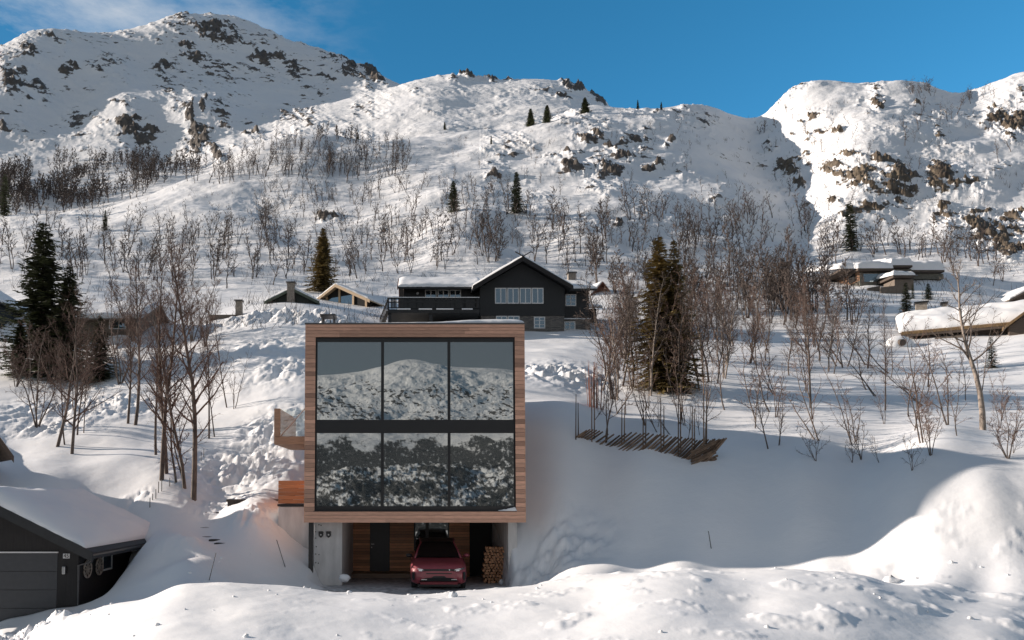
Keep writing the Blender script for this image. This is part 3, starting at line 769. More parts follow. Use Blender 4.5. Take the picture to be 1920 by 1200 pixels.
# fin walls, carport
YW = 32.1
b = MB(); xa, xb = PX(590, 27.2), PX(642, 27.2)
b.box(xa, xb, 27.2, YW, FL1 - 1.0, HZ0 - .002); b.build('concrete_wall', M['concrete'], house, bevel=.012)
b = MB(); b.box(PX(952, 27.0), PX(969, 27.0), 27.0, YW + .4, FL1 - 1.0, HZ0 - .004)
cw = b.build('concrete_wall', M['concrete'], house, bevel=.012)
for px, py in ((602, 985), (592, 997), (592, 1009), (598, 984), (593, 1025), (598, 1040), (592, 1039), (597, 1056), (592, 1055)):
    p = P(px, py, 27.2); b = MB(); b.cyl((p.x, 27.196, p.z), (p.x, 27.25, p.z), .022, 10); b.build('tie_hole', M['void'], house)
for px in (602, 616.5):
    p = P(px, 1002, 27.2)
    q = MB()
    sh = [(-.085, .11), (.085, .11), (.085, -.03), (.05, -.09), (0, -.12), (-.05, -.09), (-.085, -.03)]
    q.prism([(p.x + a, 27.13, p.z + c) for a, c in sh], (0, .069, 0))
    wbx = q.build('wall_lamp', M['black'], house, bevel=.01)
    q = MB(); q.cyl((p.x, 27.118, p.z - .01), (p.x, 27.135, p.z - .01), .028, 12); q.build('lens', M['steel'], wbx)
b = MB(); cx = PX(584, 26.75); b.box(cx - .08, cx + .08, 26.68, 26.84, -3.7, HZ0 - .001)
b.build('column', M['black'], house, bevel=.01)
# back wall of the carport
def bx(px): return PX(px, YW)
zt = HZ0 - .006; zs = PZ(1071, YW)
for x0, x1, z0 in ((bx(642) - .1, bx(694), zs), (bx(731), bx(776), zs), (bx(842), bx(880), FL1)):
    n = int((zt - z0) / .118)
    b = MB(); boards_h(b, x0, x1, YW, YW + .04, z0, zt, n, False, 0.0, 1.0); b.build('timber_wall', M['cedar_dark'], house)
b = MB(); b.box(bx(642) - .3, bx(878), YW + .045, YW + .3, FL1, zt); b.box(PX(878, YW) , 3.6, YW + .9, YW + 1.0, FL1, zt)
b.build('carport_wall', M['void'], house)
b = MB(); b.box(bx(642) - .2, bx(776), YW - .9, YW - .002, FL1 - .3, zs - .004)
b.build('entrance_step', mat('grey stained deck', (0.30, 0.22, 0.16), 0.7, var=.2, scale=4, stretch=(.5, 5, 5)), house, bevel=.01)
dm = mat('dark grey door', (0.035, 0.038, 0.042), 0.45, var=.08)
b = MB(); b.box(bx(694.5), bx(730.5), YW - .012, YW + .03, zs, zt); door = b.build('door', dm, house, bevel=.004)
b = MB(); p = P(697, 1020, YW); b.bar((p.x, YW - .055, p.z), (p.x + .11, YW - .055, p.z), .02, .02); b.cyl((p.x, YW - .06, p.z), (p.x, YW - .012, p.z), .018, 8); b.build('handle', M['steel'], door)
b = MB(); b.cyl((p.x, YW - .03, p.z - .14), (p.x, YW - .012, p.z - .14), .022, 8); b.build('lock', M['steel'], door)
b = MB(); z0 = FL1 + .02
b.box(bx(776.5), bx(779), YW - .01, YW + .05, z0, zt); b.box(bx(839), bx(842), YW - .01, YW + .05, z0, zt); b.box(bx(798), bx(804), YW - .012, YW + .05, z0, zt)
cwin = b.build('side_window', M['black'], house)
for a, c in ((779, 798), (804, 839)):
    q = MB(); q.box(bx(a), bx(c), YW + .01, YW + .03, z0, zt); q.build('pane', M['mirror_low'] if 'mirror_low' in M else M['mirror'], cwin)
b = MB(); b.box(bx(882), 3.34, YW + .35, YW + .39, FL1 + .02, zt)
b.build('store_door', M['blackmatt'], house)
b = MB(); b.box(-3.4, 3.3, 26.9, YW, HZ0 - .003, HZ0 + .003); b.build('soffit', M['cedar'], house)
# chimney vent on the roof
b = MB(); yc = 27.6; xa, xb = PX(600.5, yc), PX(625, yc); za = HZ1 + .05; zb_ = PZ(588, yc)
b.box(xa, xb, yc, yc + .48, za, za + .10)
for x in (xa, xb - .05):
    for y in (yc, yc + .43): b.box(x, x + .05, y, y + .05, za + .10, zb_ - .09)
b.box(xa - .05, xb + .05, yc - .05, yc + .53, zb_ - .09, zb_ - .02)
b.build('chimney', M['zinc'], house, bevel=.01)
# balcony on the left flank
ya, yb = 29.6, 33.6
xl, xr = PX(513, ya), -HX - .002
zf = PZ(818, ya); zt2 = PZ(766, ya)
b = MB(); b.box(xl, xr, ya, yb, zf - .32, zf)
balc = b.build('balcony', mat('weathered timber', (0.28, 0.215, 0.16), 0.7, var=.2, scale=4, stretch=(.7, .7, 6), bump=.1), house, bevel=.01)
b = MB(); b.box(xl, xl + .23, ya - .03, yb, zf + .002, zt2); b.build('parapet', balc.data.materials[0], balc, bevel=.01)
b = MB(); b.box(xl + .235, xr, ya + .03, ya + .045, zf + .002, zt2 - .03); b.build('glass_panel', M['clear'], balc)
b = MB(); p = P(526, 812, ya); b.cyl((p.x, ya - .02, zf + .03), (xr, ya - .02, PZ(742, ya)), .02, 8); b.build('tension_rod', M['steel'], balc)
# terrace and its cedar railing
yt = 28.0; xl = PX(522, yt)
b = MB(); b.box(xl, -HX + .4, yt + .02, 34.5, -4.2, PZ(950, yt)); b.build('terrace_wall', M['concrete'], house, bevel=.012)
b = MB(); b.box(xl - .03, -HX + .4, yt - .01, 34.5, PZ(949.5, yt), PZ(945, yt)); b.build('terrace_edge', M['black'], house)
b = MB(); boards_h(b, xl, -HX + .3, yt, yt + .04, PZ(944, yt), PZ(901, yt), 6, False, 0, 1)
for i in range(6): 
    h = (PZ(901, yt) - PZ(944, yt)) / 6; b.box(xl, xl + .04, yt + .042, 33, PZ(944, yt) + i * h + .004, PZ(944, yt) + (i + 1) * h - .004, rr.random())
b.build('railing', M['cedar_red'], house)
# bit of snow left on the sill
g = MB(); s_, t_ = np.meshgrid(np.linspace(0, 1, 26), np.linspace(0, 1, 8), indexing='ij')
xx = PX(933, YF) + s_ * (PX(969, YF) - PX(933, YF)); hh = .12 * np.sin(np.pi * t_) ** .6 * (0.25 + .75 * sstep(.05, .9, s_)) * (1 + .3 * fbm(s_ * 5, t_ * 2, 3, 9))
g.grid(np.stack([xx, YF - .05 + t_ * .14, wz0 + .022 + hh * np.clip(s_ * 12, 0, 1) * np.clip((1 - s_) * 14, 0, 1)], -1)); g.grid(np.stack([xx, YF - .05 + t_ * .14, wz0 + .0215 + 0 * hh], -1)[::-1])
tag(g.build('snow_lump', M['roofsnow'], smooth=True), 'small lump of snow left on the dark window sill, lower right corner', 'snow')

# low dark retaining box left of the terrace
b = MB(); y = 30.2; b.box(PX(427, y), PX(521, y), y, y + 1.6, -1.4, PZ(941, y)); b.box(PX(425, y), PX(521.5, y), y - .03, y + 1.63, PZ(941, y) + .001, PZ(937, y) + .02)
rw = b.build('planter_box', mat('dark timber', (0.045, 0.036, 0.030), 0.65, var=.2), bevel=.01)
tag(rw, 'low dark timber box half buried in snow left of the concrete terrace', 'planter')
# steps
st = empty('stairway', tuple(P(385, 1010, 27.5)), 'dark plank steps climbing between the snow piles', 'steps')
for px, py, Y, w_ in ((420, 1030, 26.2, .7), (412, 1024, 26.8, .8), (395, 1011, 27.6, 1.0), (378, 985, 28.8, 1.15), (388, 968, 30.2, .9)):
    p = P(px, py, Y); g0 = gz(p.x, Y); b = MB(); b.box(p.x - w_ / 2, p.x + w_ / 2, Y, Y + .30, g0 - .25, g0 + .012); b.build('tread', rw.data.materials[0], st, bevel=.01)

# ---------------------------------------------------------------- firewood: each log is a thing
lm = mat('split firewood', (0.50, 0.27, 0.15), 0.8, var=.3, scale=16, tint=.5, bump=.15)
logs = []
for v in range(4):
    q = MB(); k = 5 + v % 3; r0 = np.random.default_rng(v)
    pr = [(math.cos(a) * (.062 + r0.uniform(-.014, .014)), math.sin(a) * (.055 + r0.uniform(-.014, .014))) for a in np.arange(k) * 2 * math.pi / k + r0.uniform(0, 1)]
    q.prism([(a, -.2, c) for a, c in pr], (0, .4, 0), 0.3 + .15 * v); logs.append(q.mesh('firewood_log')); logs[-1].materials.append(lm)
lx0, lx1 = PX(907, 28.4), PX(944, 28.4)
zz0, zz1 = floor_z(28.4) + .06, PZ(1027, 28.4)
z = zz0; row = 0
while z < zz1:
    f = (z - zz0) / (zz1 - zz0)
    x = lx0 + .03 * math.sin(z * 7) + (.06 if row % 2 else 0) + (0.12 * max(0, f - .75) / .25)
    while x < lx1:
        o = bpy.data.objects.new('firewood_log', logs[RND.randrange(4)]); COL.objects.link(o)
        o.location = (x + RND.uniform(-.012, .012), 28.5 + RND.uniform(-.06, .06), z + RND.uniform(-.012, .012)); o.rotation_euler = (RND.uniform(-.04, .04), RND.uniform(0, 6), RND.uniform(-.06, .06))
        tag(o, 'split reddish brown log in the firewood stack beside the car', 'log', 'logs of the firewood stack')
        x += .122
    z += .104; row += 1
def clod(name, px, py, Y, r, label):
    p = P(px, py, Y); q = MB(); q.ball((p.x, Y, p.z), r, 14, jit=.45, rnd=np.random.default_rng(int(px)))
    tag(q.build(name, M['roofsnow'], smooth=True), label, 'snow')
clod('snow_clod', 940, 1093, 27.9, (.1, .08, .13), 'white clod of snow in front of the firewood stack')
clod('snow_clod', 646, 1084, 26.2, (.2, .14, .13), 'white clod of snow on the cleared floor near the timber step')

# ---------------------------------------------------------------- the red car
def car_at(x, y, z):
    car = empty('suv_car', (x, y, z), 'dark red compact SUV parked nose out under the house', 'car')
    paint = mat('deep red car paint', (0.25, 0.040, 0.056), 0.46, 0.15, var=.10, coat=.5)
    glass = mirror_glass('tinted car glass', (0.05, 0.055, 0.06), (0.004, 0.004, 0.005))
    trim = mat('black car trim', (0.012, 0.012, 0.013), 0.5)
    chrome = M['steel']
    rubber = mat('tyre rubber', (0.02, 0.02, 0.021), 0.85)
    # body: cross sections along the length (y), front at y=0
    #   y     half width  sill  belt(shoulder)  top z   top half width
    S = [(0.00, .60, .42, .62, .70, .52), (0.04, .76, .30, .66, .80, .66), (0.14, .86, .24, .72, .90, .74), (0.34, .925, .22, .80, .955, .80), (0.70, .945, .22, .86, 1.00, .83), (1.15, .945, .22, .90, 1.05, .82),
         (1.45, .945, .22, .94, 1.08, .80), (2.6, .945, .22, .98, 1.08, .80), (3.6, .945, .24, 1.02, 1.10, .80), (4.1, .91, .28, 1.00, 1.10, .78), (4.30, .84, .34, .92, 1.04, .70), (4.37, .72, .45, .80, .92, .6)]
    G = []
    for yy, hw, zs_, zb, zt_, tw in S:
        half = [(hw * .82, zs_), (hw * .97, zs_ + .06), (hw, zs_ + (zb - zs_) * .5), (hw * .985, zb - .04), (hw * .94, zb + .02), (tw, zt_ - .035), (tw * .8, zt_), (tw * .4, zt_ + .018), (0, zt_ + .022)]
        ring = [(-a, yy, c) for a, c in half] + [(a, yy, c) for a, c in half[-2::-1]]
        G.append(ring)
    b = MB(); b.grid(np.asarray(G)); n = len(G[0])
    b.add(np.asarray(G[0]), [tuple(range(n))]); b.add(np.asarray(G[-1]), [tuple(range(n))[::-1]])
    b.add(np.asarray([G[i][j] for i in range(len(G)) for j in (0, -1)]), [(2 * i, 2 * i + 1, 2 * i + 3, 2 * i + 2) for i in range(len(G) - 1)])
    body = b.build('body', paint, car, smooth=True, local=True)
    # greenhouse: windscreen, side glass and roof
    A = [(-.77, 1.22, 1.06), (.77, 1.22, 1.06)]; Bt = [(-.57, 2.02, 1.56), (.57, 2.02, 1.56)]
    def curve(p0, p1, bow, k=9):
        return np.asarray([[p0[0] + (p1[0] - p0[0]) * i / k, p0[1] + (p1[1] - p0[1]) * i / k - bow * (1 - (2 * i / k - 1) ** 2), p0[2] + (p1[2] - p0[2]) * i / k + .03 * (1 - (2 * i / k - 1) ** 2)] for i in range(k + 1)])
    g = MB(); g.grid(np.stack([curve(A[0], A[1], .16) + (np.asarray([0, 0, 0])) , (curve(A[0], A[1], .16) + curve(Bt[0], Bt[1], .10)) / 2 + [0, 0, .03], curve(Bt[0], Bt[1], .10)]))
    g.build('windscreen', glass, car, smooth=True, local=True)
    r = MB(); ys = [2.02, 2.5, 3.2, 3.9, 4.15]; zz_ = [1.57, 1.635, 1.635, 1.58, 1.50]; ws_ = [.58, .62, .62, .58, .54]
    r.grid(np.stack([curve((-w_, y_, z_), (w_, y_, z_), .10 if y_ < 2.1 else 0) for y_, z_, w_ in zip(ys, zz_, ws_)]))
    r.build('roof', trim, car, smooth=True, local=True)
    rg = MB(); rg.grid(np.stack([curve((-.54, 4.16, 1.49), (.54, 4.16, 1.49), 0), curve((-.72, 4.32, 1.1), (.72, 4.32, 1.1), 0)])); rg.build('rear_window', glass, car, smooth=True, local=True)
    for sx in (-1, 1):
        w_ = MB(); w_.add([(sx * .775, 1.3, 1.06), (sx * .785, 2.6, 1.08), (sx * .78, 4.25, 1.12), (sx * .555, 4.12, 1.50), (sx * .61, 3.2, 1.625), (sx * .61, 2.5, 1.625), (sx * .575, 2.04, 1.55)], [(0, 1, 5, 6), (1, 2, 3, 4, 5)])
        w_.build('side_window', glass, car, local=True)
        p_ = MB(); p_.tube([(sx * .785, 1.2, 1.05), (sx * .69, 1.62, 1.33), (sx * .583, 2.02, 1.565), (sx * .622, 2.5, 1.635), (sx * .62, 3.2, 1.635), (sx * .58, 3.95, 1.575)], [.035, .032, .03, .025, .025, .02], 6); p_.build('pillar', paint, car, smooth=True, local=True)
        mm_ = MB(); mm_.ball((sx * 1.0, 1.52, 1.12), (.11, .09, .075), 12); mm_.bar((sx * .86, 1.52, 1.07), (sx * .98, 1.52, 1.08), .05, .03); mm_.build('wing_mirror', trim if sx < 0 else paint, car, smooth=True, local=True)
        # slim headlight swept around the corner
        hl = MB(); pts = [(.50, -.005, .705), (.50, -.005, .775), (.70, .05, .80), (.86, .25, .815), (.87, .27, .79), (.74, .06, .74)]
        hl.add([(sx * a, y_ - .012, c) for a, y_, c in pts] + [(sx * a, y_ + .10, c) for a, y_, c in pts], [tuple(range(6)) if sx > 0 else tuple(range(6))[::-1]] + [(i, (i + 1) % 6, 6 + (i + 1) % 6, 6 + i) for i in range(6)])
        h_ = hl.build('headlight', mat('headlight housing', (0.05, 0.05, 0.055), .15, coat=1), car, local=True)
        li = MB(); li.bar((sx * .53, -.012, .765), (sx * .70, .035, .785), .03, .022); li.bar((sx * .55, -.012, .725), (sx * .66, .012, .735), .05, .045); li.build('lamp', mat('lamp lens', (.75, .77, .8), .12, .2), h_, local=True)
        av = MB(); c_ = [(.80, .045, .66), (.875, .15, .66), (.885, .17, .46), (.83, .08, .36), (.79, .03, .46)]
        av.prism([(sx * a, y_ - .012, c2) for a, y_, c2 in c_], (0, .09, 0)); av.build('side_vent', trim, car, local=True)
        fg = MB(); fg.box(min(sx * .40, sx * .58), max(sx * .40, sx * .58), -.04, .02, .40, .425); fg.build('fog_light', M['steel'], car, local=True)
        for yy in (.82, 3.52):
            x0 = sx * .80
            t_ = MB(); prof = [(-.11, .27), (-.115, .33), (-.09, .355), (.09, .355), (.115, .33), (.11, .27)]
            an = np.linspace(0, 2 * math.pi, 29)
            t_.grid(np.stack([np.stack([np.full(29, x0 + sx * a), yy + r_ * np.cos(an), .355 + r_ * np.sin(an)], -1) for a, r_ in prof]))
            wh = t_.build('wheel', rubber, car, smooth=True, local=True)
            rm = MB(); rm.cyl((x0 - sx * .1, yy, .355), (x0 + sx * .06, yy, .355), .265, 24)
            for k in range(5):
                a = k * 2 * math.pi / 5; rm.bar((x0 + sx * .085, yy, .355), (x0 + sx * .085, yy + .25 * math.cos(a), .355 + .25 * math.sin(a)), .05, .06)
            rm.build('rim', M['zinc'], wh, local=True)
    gr = MB(); gr.prism([(-.50, -.022, .715), (.50, -.022, .715), (.50, -.012, .775), (-.50, -.012, .775)], (0, .08, 0)); grl = gr.build('grille', trim, car, local=True)
    em = MB(); em.cyl((.34, -.032, .752), (.34, -.02, .752), .022, 14); em.build('badge', chrome, grl, local=True)
    sl = MB(); sl.box(-.42, .42, -.02, .04, .605, .635); sl.build('bumper_slot', trim, car, local=True)
    lo = MB(); lo.prism([(-.66, .0, .34), (-.46, -.035, .46), (-.24, -.04, .475), (-.18, -.04, .53), (.18, -.04, .53), (.24, -.04, .475), (.46, -.035, .46), (.66, .0, .34)], (0, .12, 0)); lo.build('lower_intake', trim, car, local=True)
    lp = MB(); lp.prism([(-.60, -.03, .24), (.60, -.03, .24), (.64, -.045, .32), (-.64, -.045, .32)], (0, .12, 0)); lp.build('front_lip', mat('satin red trim', (0.24, 0.05, 0.06), .4, .3), car, local=True)
    ap = MB(); ap.box(-.7, .7, .02, .3, .16, .24); ap.build('apron', trim, car, local=True)
    ir = MB(); ir.box(-.05, .02, 1.85, 1.9, 1.38, 1.44); ir.build('rear_view_mirror', mat('grey plastic', (.2, .2, .2), .4), car, local=True)
    car.rotation_euler = (math.radians(0.6), 0, 0); car.scale = (1.03, 1.0, .95)
    return car
car_at(PX(823, 25.3) , 25.35, -3.29)

# ---------------------------------------------------------------- neighbour garage, lower left
gar = empty('garage', (PX(0, 26), 26, -4.05), 'black timber garage with snow laden roof and grey sectional door, number 45', 'garage')
M['blackwood'] = mat('black stained boards', (0.016, 0.014, 0.014), 0.7, var=.25, scale=3, stretch=(6, 6, .6), bump=.1)
GX, GE, GRX = PX(150, 23.5), PX(176, 22.8), PX(130, 29.0)
GZE, GZR = PZ(1036, 22.8), PZ(905, 29.0) - .42
yg0, yg1 = 23.5, 29.0
sl = (GZR - GZE) / (GE - GRX)
lx = 2 * GRX - GX
b = MB(); zw = lambda x: GZR - .3 - abs(x - GRX) * sl
b.prism([(lx, yg0, -4.4), (GX, yg0, -4.4), (GX, yg0, zw(GX)), (GRX, yg0, zw(GRX)), (lx, yg0, zw(lx))], (0, yg1 - yg0 - .3, 0))
b.build('wall', M['blackwood'], gar)
b = MB(); b.box(GX - .32, GX + .03, yg0 - .03, yg0 + .02, -4.4, zw(GX) - .02); b.box(GX - .02, GX + .03, yg0 + .021, yg0 + .2, -4.4, zw(GX) - .02); b.build('corner_board', M['blackwood'], gar, bevel=.006)
for sx in (1, -1):
    e = GRX + sx * (GE - GRX); b = MB()
    b.prism([(GRX, 22.8, GZR), (e, 22.8, GZE), (e, 22.8, GZE - .20), (GRX, 22.8, GZR - .22)], (0, yg1 + .35 - 22.8, 0)); b.build('roof', M['blackmatt'], gar)
    b = MB(); b.prism([(GRX, 22.74, GZR + .02), (e + sx * .03, 22.74, GZE + .02), (e + sx * .03, 22.74, GZE - .28), (GRX, 22.74, GZR - .30)], (0, .06, 0)); b.build('bargeboard', M['blackmatt'], gar)
    d = Vector((e - GRX, 0, GZE - GZR)); nn = Vector((sx * sl, 0, 1)).normalized()
    snow_cap('roof_snow', Vector((GRX, 22.78, GZR + .004)), d * .93, Vector((0, yg1 + .35 - 22.78, 0)), nn, .40, gar, 5 + sx, edge=.7, n1=50, n2=50, over=0.02,
             mfun=lambda s, t: 1 - .45 * sstep(.5, 0, t) * sstep(.3, 1, s))
b = MB(); b.tube([(GE - .02, 22.8, GZE - .1), (GE - .02, yg1 + .3, GZE - .1)], .06, 8); b.build('gutter', M['black'], gar)
b = MB(); b.tube([(GE - .03, 22.95, GZE - .14), (GE - .2, 23.2, GZE - .32), (GX + .06, 23.42, GZE - .45), (GX + .06, 23.42, -4.3)], .04, 8); b.build('downpipe', M['zinc'], gar, smooth=True)
dx1 = PX(112, 23.5); dz1 = PZ(1037, 23.5)
b = MB(); dx0 = dx1 - 4.6
for i in range(4):
    b.box(dx0, dx1, yg0 - .012, yg0 + .03, -4.15 + i * (dz1 + 4.15) / 4 + .006, -4.15 + (i + 1) * (dz1 + 4.15) / 4 - .006)
b.build('garage_door', mat('anthracite door', (0.050, 0.052, 0.057), .5, var=.08), gar, bevel=.006)
b = MB(); b.box(dx0 - .05, dx1 + .03, yg0 - .06, yg0 + .0, dz1 + .005, dz1 + .045); b.build('door_trim', M['white'], gar)
b = MB(); p = P(124.5, 1042.5, 23.46); b.box(p.x - .105, p.x + .105, 23.452, 23.468, p.z - .075, p.z + .075); plate = b.build('house_number', M['white'], gar, bevel=.004)
cu = bpy.data.curves.new('digits', 'FONT'); cu.body = '45'; cu.size = .17; cu.extrude = .003; cu.align_x = 'CENTER'; cu.align_y = 'CENTER'
to = bpy.data.objects.new('digits_curve', cu); COL.objects.link(to)
dg = bpy.context.evaluated_depsgraph_get()
me = bpy.data.meshes.new_from_object(to.evaluated_get(dg)); bpy.data.objects.remove(to)
me.materials.clear(); me.materials.append(M['black'])
o = bpy.data.objects.new('digits', me); COL.objects.link(o); o.parent = plate; o.rotation_euler = (math.pi / 2, 0, 0); o.location = (p.x - gar.location.x, 23.447 - gar.location.y, p.z - gar.location.z)
b = MB(); p = P(121.5, 1069, 23.46); b.box(p.x - .05, p.x + .05, 23.36, 23.468, p.z - .12, p.z + .12); b.build('wall_lamp', M['steel'], gar, bevel=.015)
ya_, yb_ = 25.3, 26.1
b = MB(); z0, z1 = -2.62, -1.98
b.box(GX - .01, GX + .03, ya_, yb_, z0, z0 + .06); b.box(GX - .01, GX + .03, ya_, yb_, z1 - .06, z1); b.box(GX - .01, GX + .03, ya_, ya_ + .06, z0 + .06, z1 - .06); b.box(GX - .01, GX + .03, yb_ - .06, yb_, z0 + .06, z1 - .06)
w_ = b.build('window', M['white'], gar)
b = MB(); b.box(GX - .008, GX + .012, ya_ + .06, yb_ - .06, z0 + .06, z1 - .06); b.build('pane', M['pane'], w_)
wm = mat('pale weathered wood', (0.36, 0.30, 0.25), .7, var=.2)
for yy, lb in ((24.07, 'round spoked wooden wheel hung on the black garage wall, nearer the corner'), (24.97, 'round spoked wooden wheel hung beside the small garage window')):
    c = Vector((GX + .06, yy, -2.42)); wh = empty('wagon_wheel', tuple(c), lb, 'wheel', 'wheels hung on the garage wall')
    b = MB(); an = np.linspace(0, 2 * math.pi, 33); b.tube([(c.x, c.y + .27 * math.cos(a), c.z + .27 * math.sin(a)) for a in an], .03, 6, False); b.build('rim', wm, wh, smooth=True)
    b = MB(); b.cyl((c.x - .05, c.y, c.z), (c.x + .05, c.y, c.z), .06, 12); b.build('hub', wm, wh)
    for k in range(10):
        a = k * math.pi / 5; b = MB(); b.bar((c.x, c.y + .05 * math.cos(a), c.z + .05 * math.sin(a)), (c.x, c.y + .25 * math.cos(a), c.z + .25 * math.sin(a)), .025, .025); b.build('spoke', wm, wh)
# ================================================================ cabins on the slope
M['greenwood'] = mat('dark green stained boards', (0.035, 0.042, 0.034), .7, var=.2, scale=3, stretch=(6, 6, .6), bump=.1)
M['greentrim'] = mat('green painted barge boards', (0.085, 0.105, 0.075), .6, var=.12)
M['brownwood'] = mat('brown log wall', (0.085, 0.064, 0.050), .75, var=.3, scale=3, stretch=(.5, .5, 8), bump=.3)
M['greywood'] = mat('grey weathered boards', (0.155, 0.125, 0.10), .75, var=.25, scale=3, stretch=(6, 6, .6), bump=.1)
M['newwood'] = mat('fresh pine', (0.50, 0.36, 0.22), .6, var=.15, scale=4, stretch=(1, 1, 6))
M['redwood'] = mat('red brown boards', (0.16, 0.07, 0.045), .7, var=.2, scale=3)
M['blackhouse'] = mat('black tarred boards', (0.019, 0.020, 0.021), .65, var=.35, scale=5, stretch=(7, 7, .3), bump=.2)
M['sod'] = mat('dry grass sod', (0.20, 0.13, 0.065), .9, var=.4, scale=9, bump=.4)
def stone_mat():
    m, n, l, b = nmat('stacked slate')
    c = n.new('ShaderNodeTexCoord'); mp_ = n.new('ShaderNodeMapping'); mp_.inputs['Rotation'].default_value = (math.pi / 2, 0, 0)
    br = n.new('ShaderNodeTexBrick'); br.inputs['Scale'].default_value = 1.6; br.inputs['Mortar Size'].default_value = .012
    br.inputs['Color1'].default_value = (.10, .095, .09, 1); br.inputs['Color2'].default_value = (.20, .18, .16, 1); br.inputs['Mortar'].default_value = (.04, .04, .04, 1)
    br.inputs['Row Height'].default_value = .17; br.inputs['Brick Width'].default_value = .55
    l.new(c.outputs['Object'], mp_.inputs['Vector']); l.new(mp_.outputs['Vector'], br.inputs['Vector']); l.new(br.outputs['Color'], b.inputs['Base Color'])
    b.inputs['Roughness'].default_value = .85; return m
M['stone'] = stone_mat()
M['chim'] = mat('pale stone', (0.26, 0.225, 0.19), .85, var=.35, scale=5, bump=.4)

def window(parent, c, ux, w, h, nx=2, ny=1, mframe=None, fr=.07, nrm=None):
    """framed window centred at local point c; ux = horizontal unit vector, nrm = outward normal"""
    c, ux, nrm = Vector(c), Vector(ux), Vector(nrm); uz = Vector((0, 0, 1))
    b = MB()
    def bar(x0, x1, z0, z1, dd=.035):
        b.obox(c + ux * (x0 + x1) / 2 + uz * (z0 + z1) / 2 + nrm * dd / 2, ux * (x1 - x0) / 2, nrm * dd / 2 + nrm * .01, uz * (z1 - z0) / 2)
    bar(-w / 2, w / 2, h / 2 - fr, h / 2); bar(-w / 2, w / 2, -h / 2, -h / 2 + fr)
    bar(-w / 2, -w / 2 + fr, -h / 2 + fr, h / 2 - fr); bar(w / 2 - fr, w / 2, -h / 2 + fr, h / 2 - fr)
    for i in range(1, nx): x = -w / 2 + w * i / nx; bar(x - fr * .5, x + fr * .5, -h / 2 + fr, h / 2 - fr, .03)
    for i in range(1, ny):
        z = -h / 2 + h * i / ny
        for k in range(nx):
            xa = -w / 2 + w * k / nx + (fr if k == 0 else fr * .5); xb = -w / 2 + w * (k + 1) / nx - (fr if k == nx - 1 else fr * .5)
            bar(xa, xb, z - fr * .25, z + fr * .25, .028)
    f = b.build('window', mframe or M['white'], parent, local=True)
    q = MB(); q.obox(c + nrm * .004, ux * (w / 2 - .01), nrm * .006, uz * (h / 2 - .01)); q.build('pane', M['pane'], f, local=True)
    return f

def gable(name, label, loc, rz, w, d, h, rise, oh=.4, wall=None, roofm=None, trim=None, snow=.3, wins=(), sink=1.0, fr=.22, snow_edge=.45, cat='cabin', group=None, bfr=True):
    """ridge along local y, gables at y=+-d/2; loc = centre of the floor"""
    t = empty(name, loc, label, cat, group, rz)
    roofm = roofm or M['blackmatt']; trim = trim or roofm
    b = MB(); b.prism([(-w / 2, -d / 2, -sink), (w / 2, -d / 2, -sink), (w / 2, -d / 2, h), (0, -d / 2, h + rise), (-w / 2, -d / 2, h)], (0, d, 0)); b.build('wall', wall, t, local=True)
    sl_ = rise / (w / 2); hx = w / 2 + oh; top = h + rise + .06
    for sx in (-1, 1):
        ez = top - hx * sl_
        b = MB(); b.prism([(0, -d / 2 - oh, top), (sx * hx, -d / 2 - oh, ez), (sx * hx, -d / 2 - oh, ez + .12), (0, -d / 2 - oh, top + .12)], (0, d + 2 * oh, 0)); b.build('roof', roofm, t, local=True)
        if bfr:
            b = MB(); b.prism([(0, -d / 2 - oh - .05, top - fr + .14), (sx * (hx + .03), -d / 2 - oh - .05, ez - fr + .12), (sx * (hx + .03), -d / 2 - oh - .05, ez + .14), (0, -d / 2 - oh - .05, top + .16)], (0, .049, 0)); b.build('bargeboard', trim, t, local=True)
        if snow:
            dv = Vector((sx * hx, 0, ez - top)); nn = Vector((sx * sl_, 0, 1)).normalized()
            snow_cap('roof_snow', Vector((0, -d / 2 - oh, top + .125)), dv * .97, Vector((0, d + 2 * oh, 0)), nn, snow, t, int(abs(loc[0])) % 50 + sx, edge=snow_edge, n1=30, n2=40, over=.02, local=True)
    for wl_, u, z, ww, hh, nx, ny in wins:
        if wl_ == 'front': window(t, (u, -d / 2 - .01, z), (1, 0, 0), ww, hh, nx, ny, nrm=(0, -1, 0))
        elif wl_ == 'left': window(t, (-w / 2 - .01, u, z), (0, -1, 0), ww, hh, nx, ny, nrm=(-1, 0, 0))
        elif wl_ == 'right': window(t, (w / 2 + .01, u, z), (0, 1, 0), ww, hh, nx, ny, nrm=(1, 0, 0))
    return t
def chimney(t, c, w, d, z0, z1, cap=True, m=None):
    b = MB(); b.box(c[0] - w / 2, c[0] + w / 2, c[1] - d / 2, c[1] + d / 2, z0, z1); o = b.build('chimney', m or M['chim'], t, local=True)
    if cap: q = MB(); q.box(c[0] - w / 2 - .12, c[0] + w / 2 + .12, c[1] - d / 2 - .12, c[1] + d / 2 + .12, z1 + .002, z1 + .12); q.build('chimney_cap', M['zinc'], o, local=True)
    return o

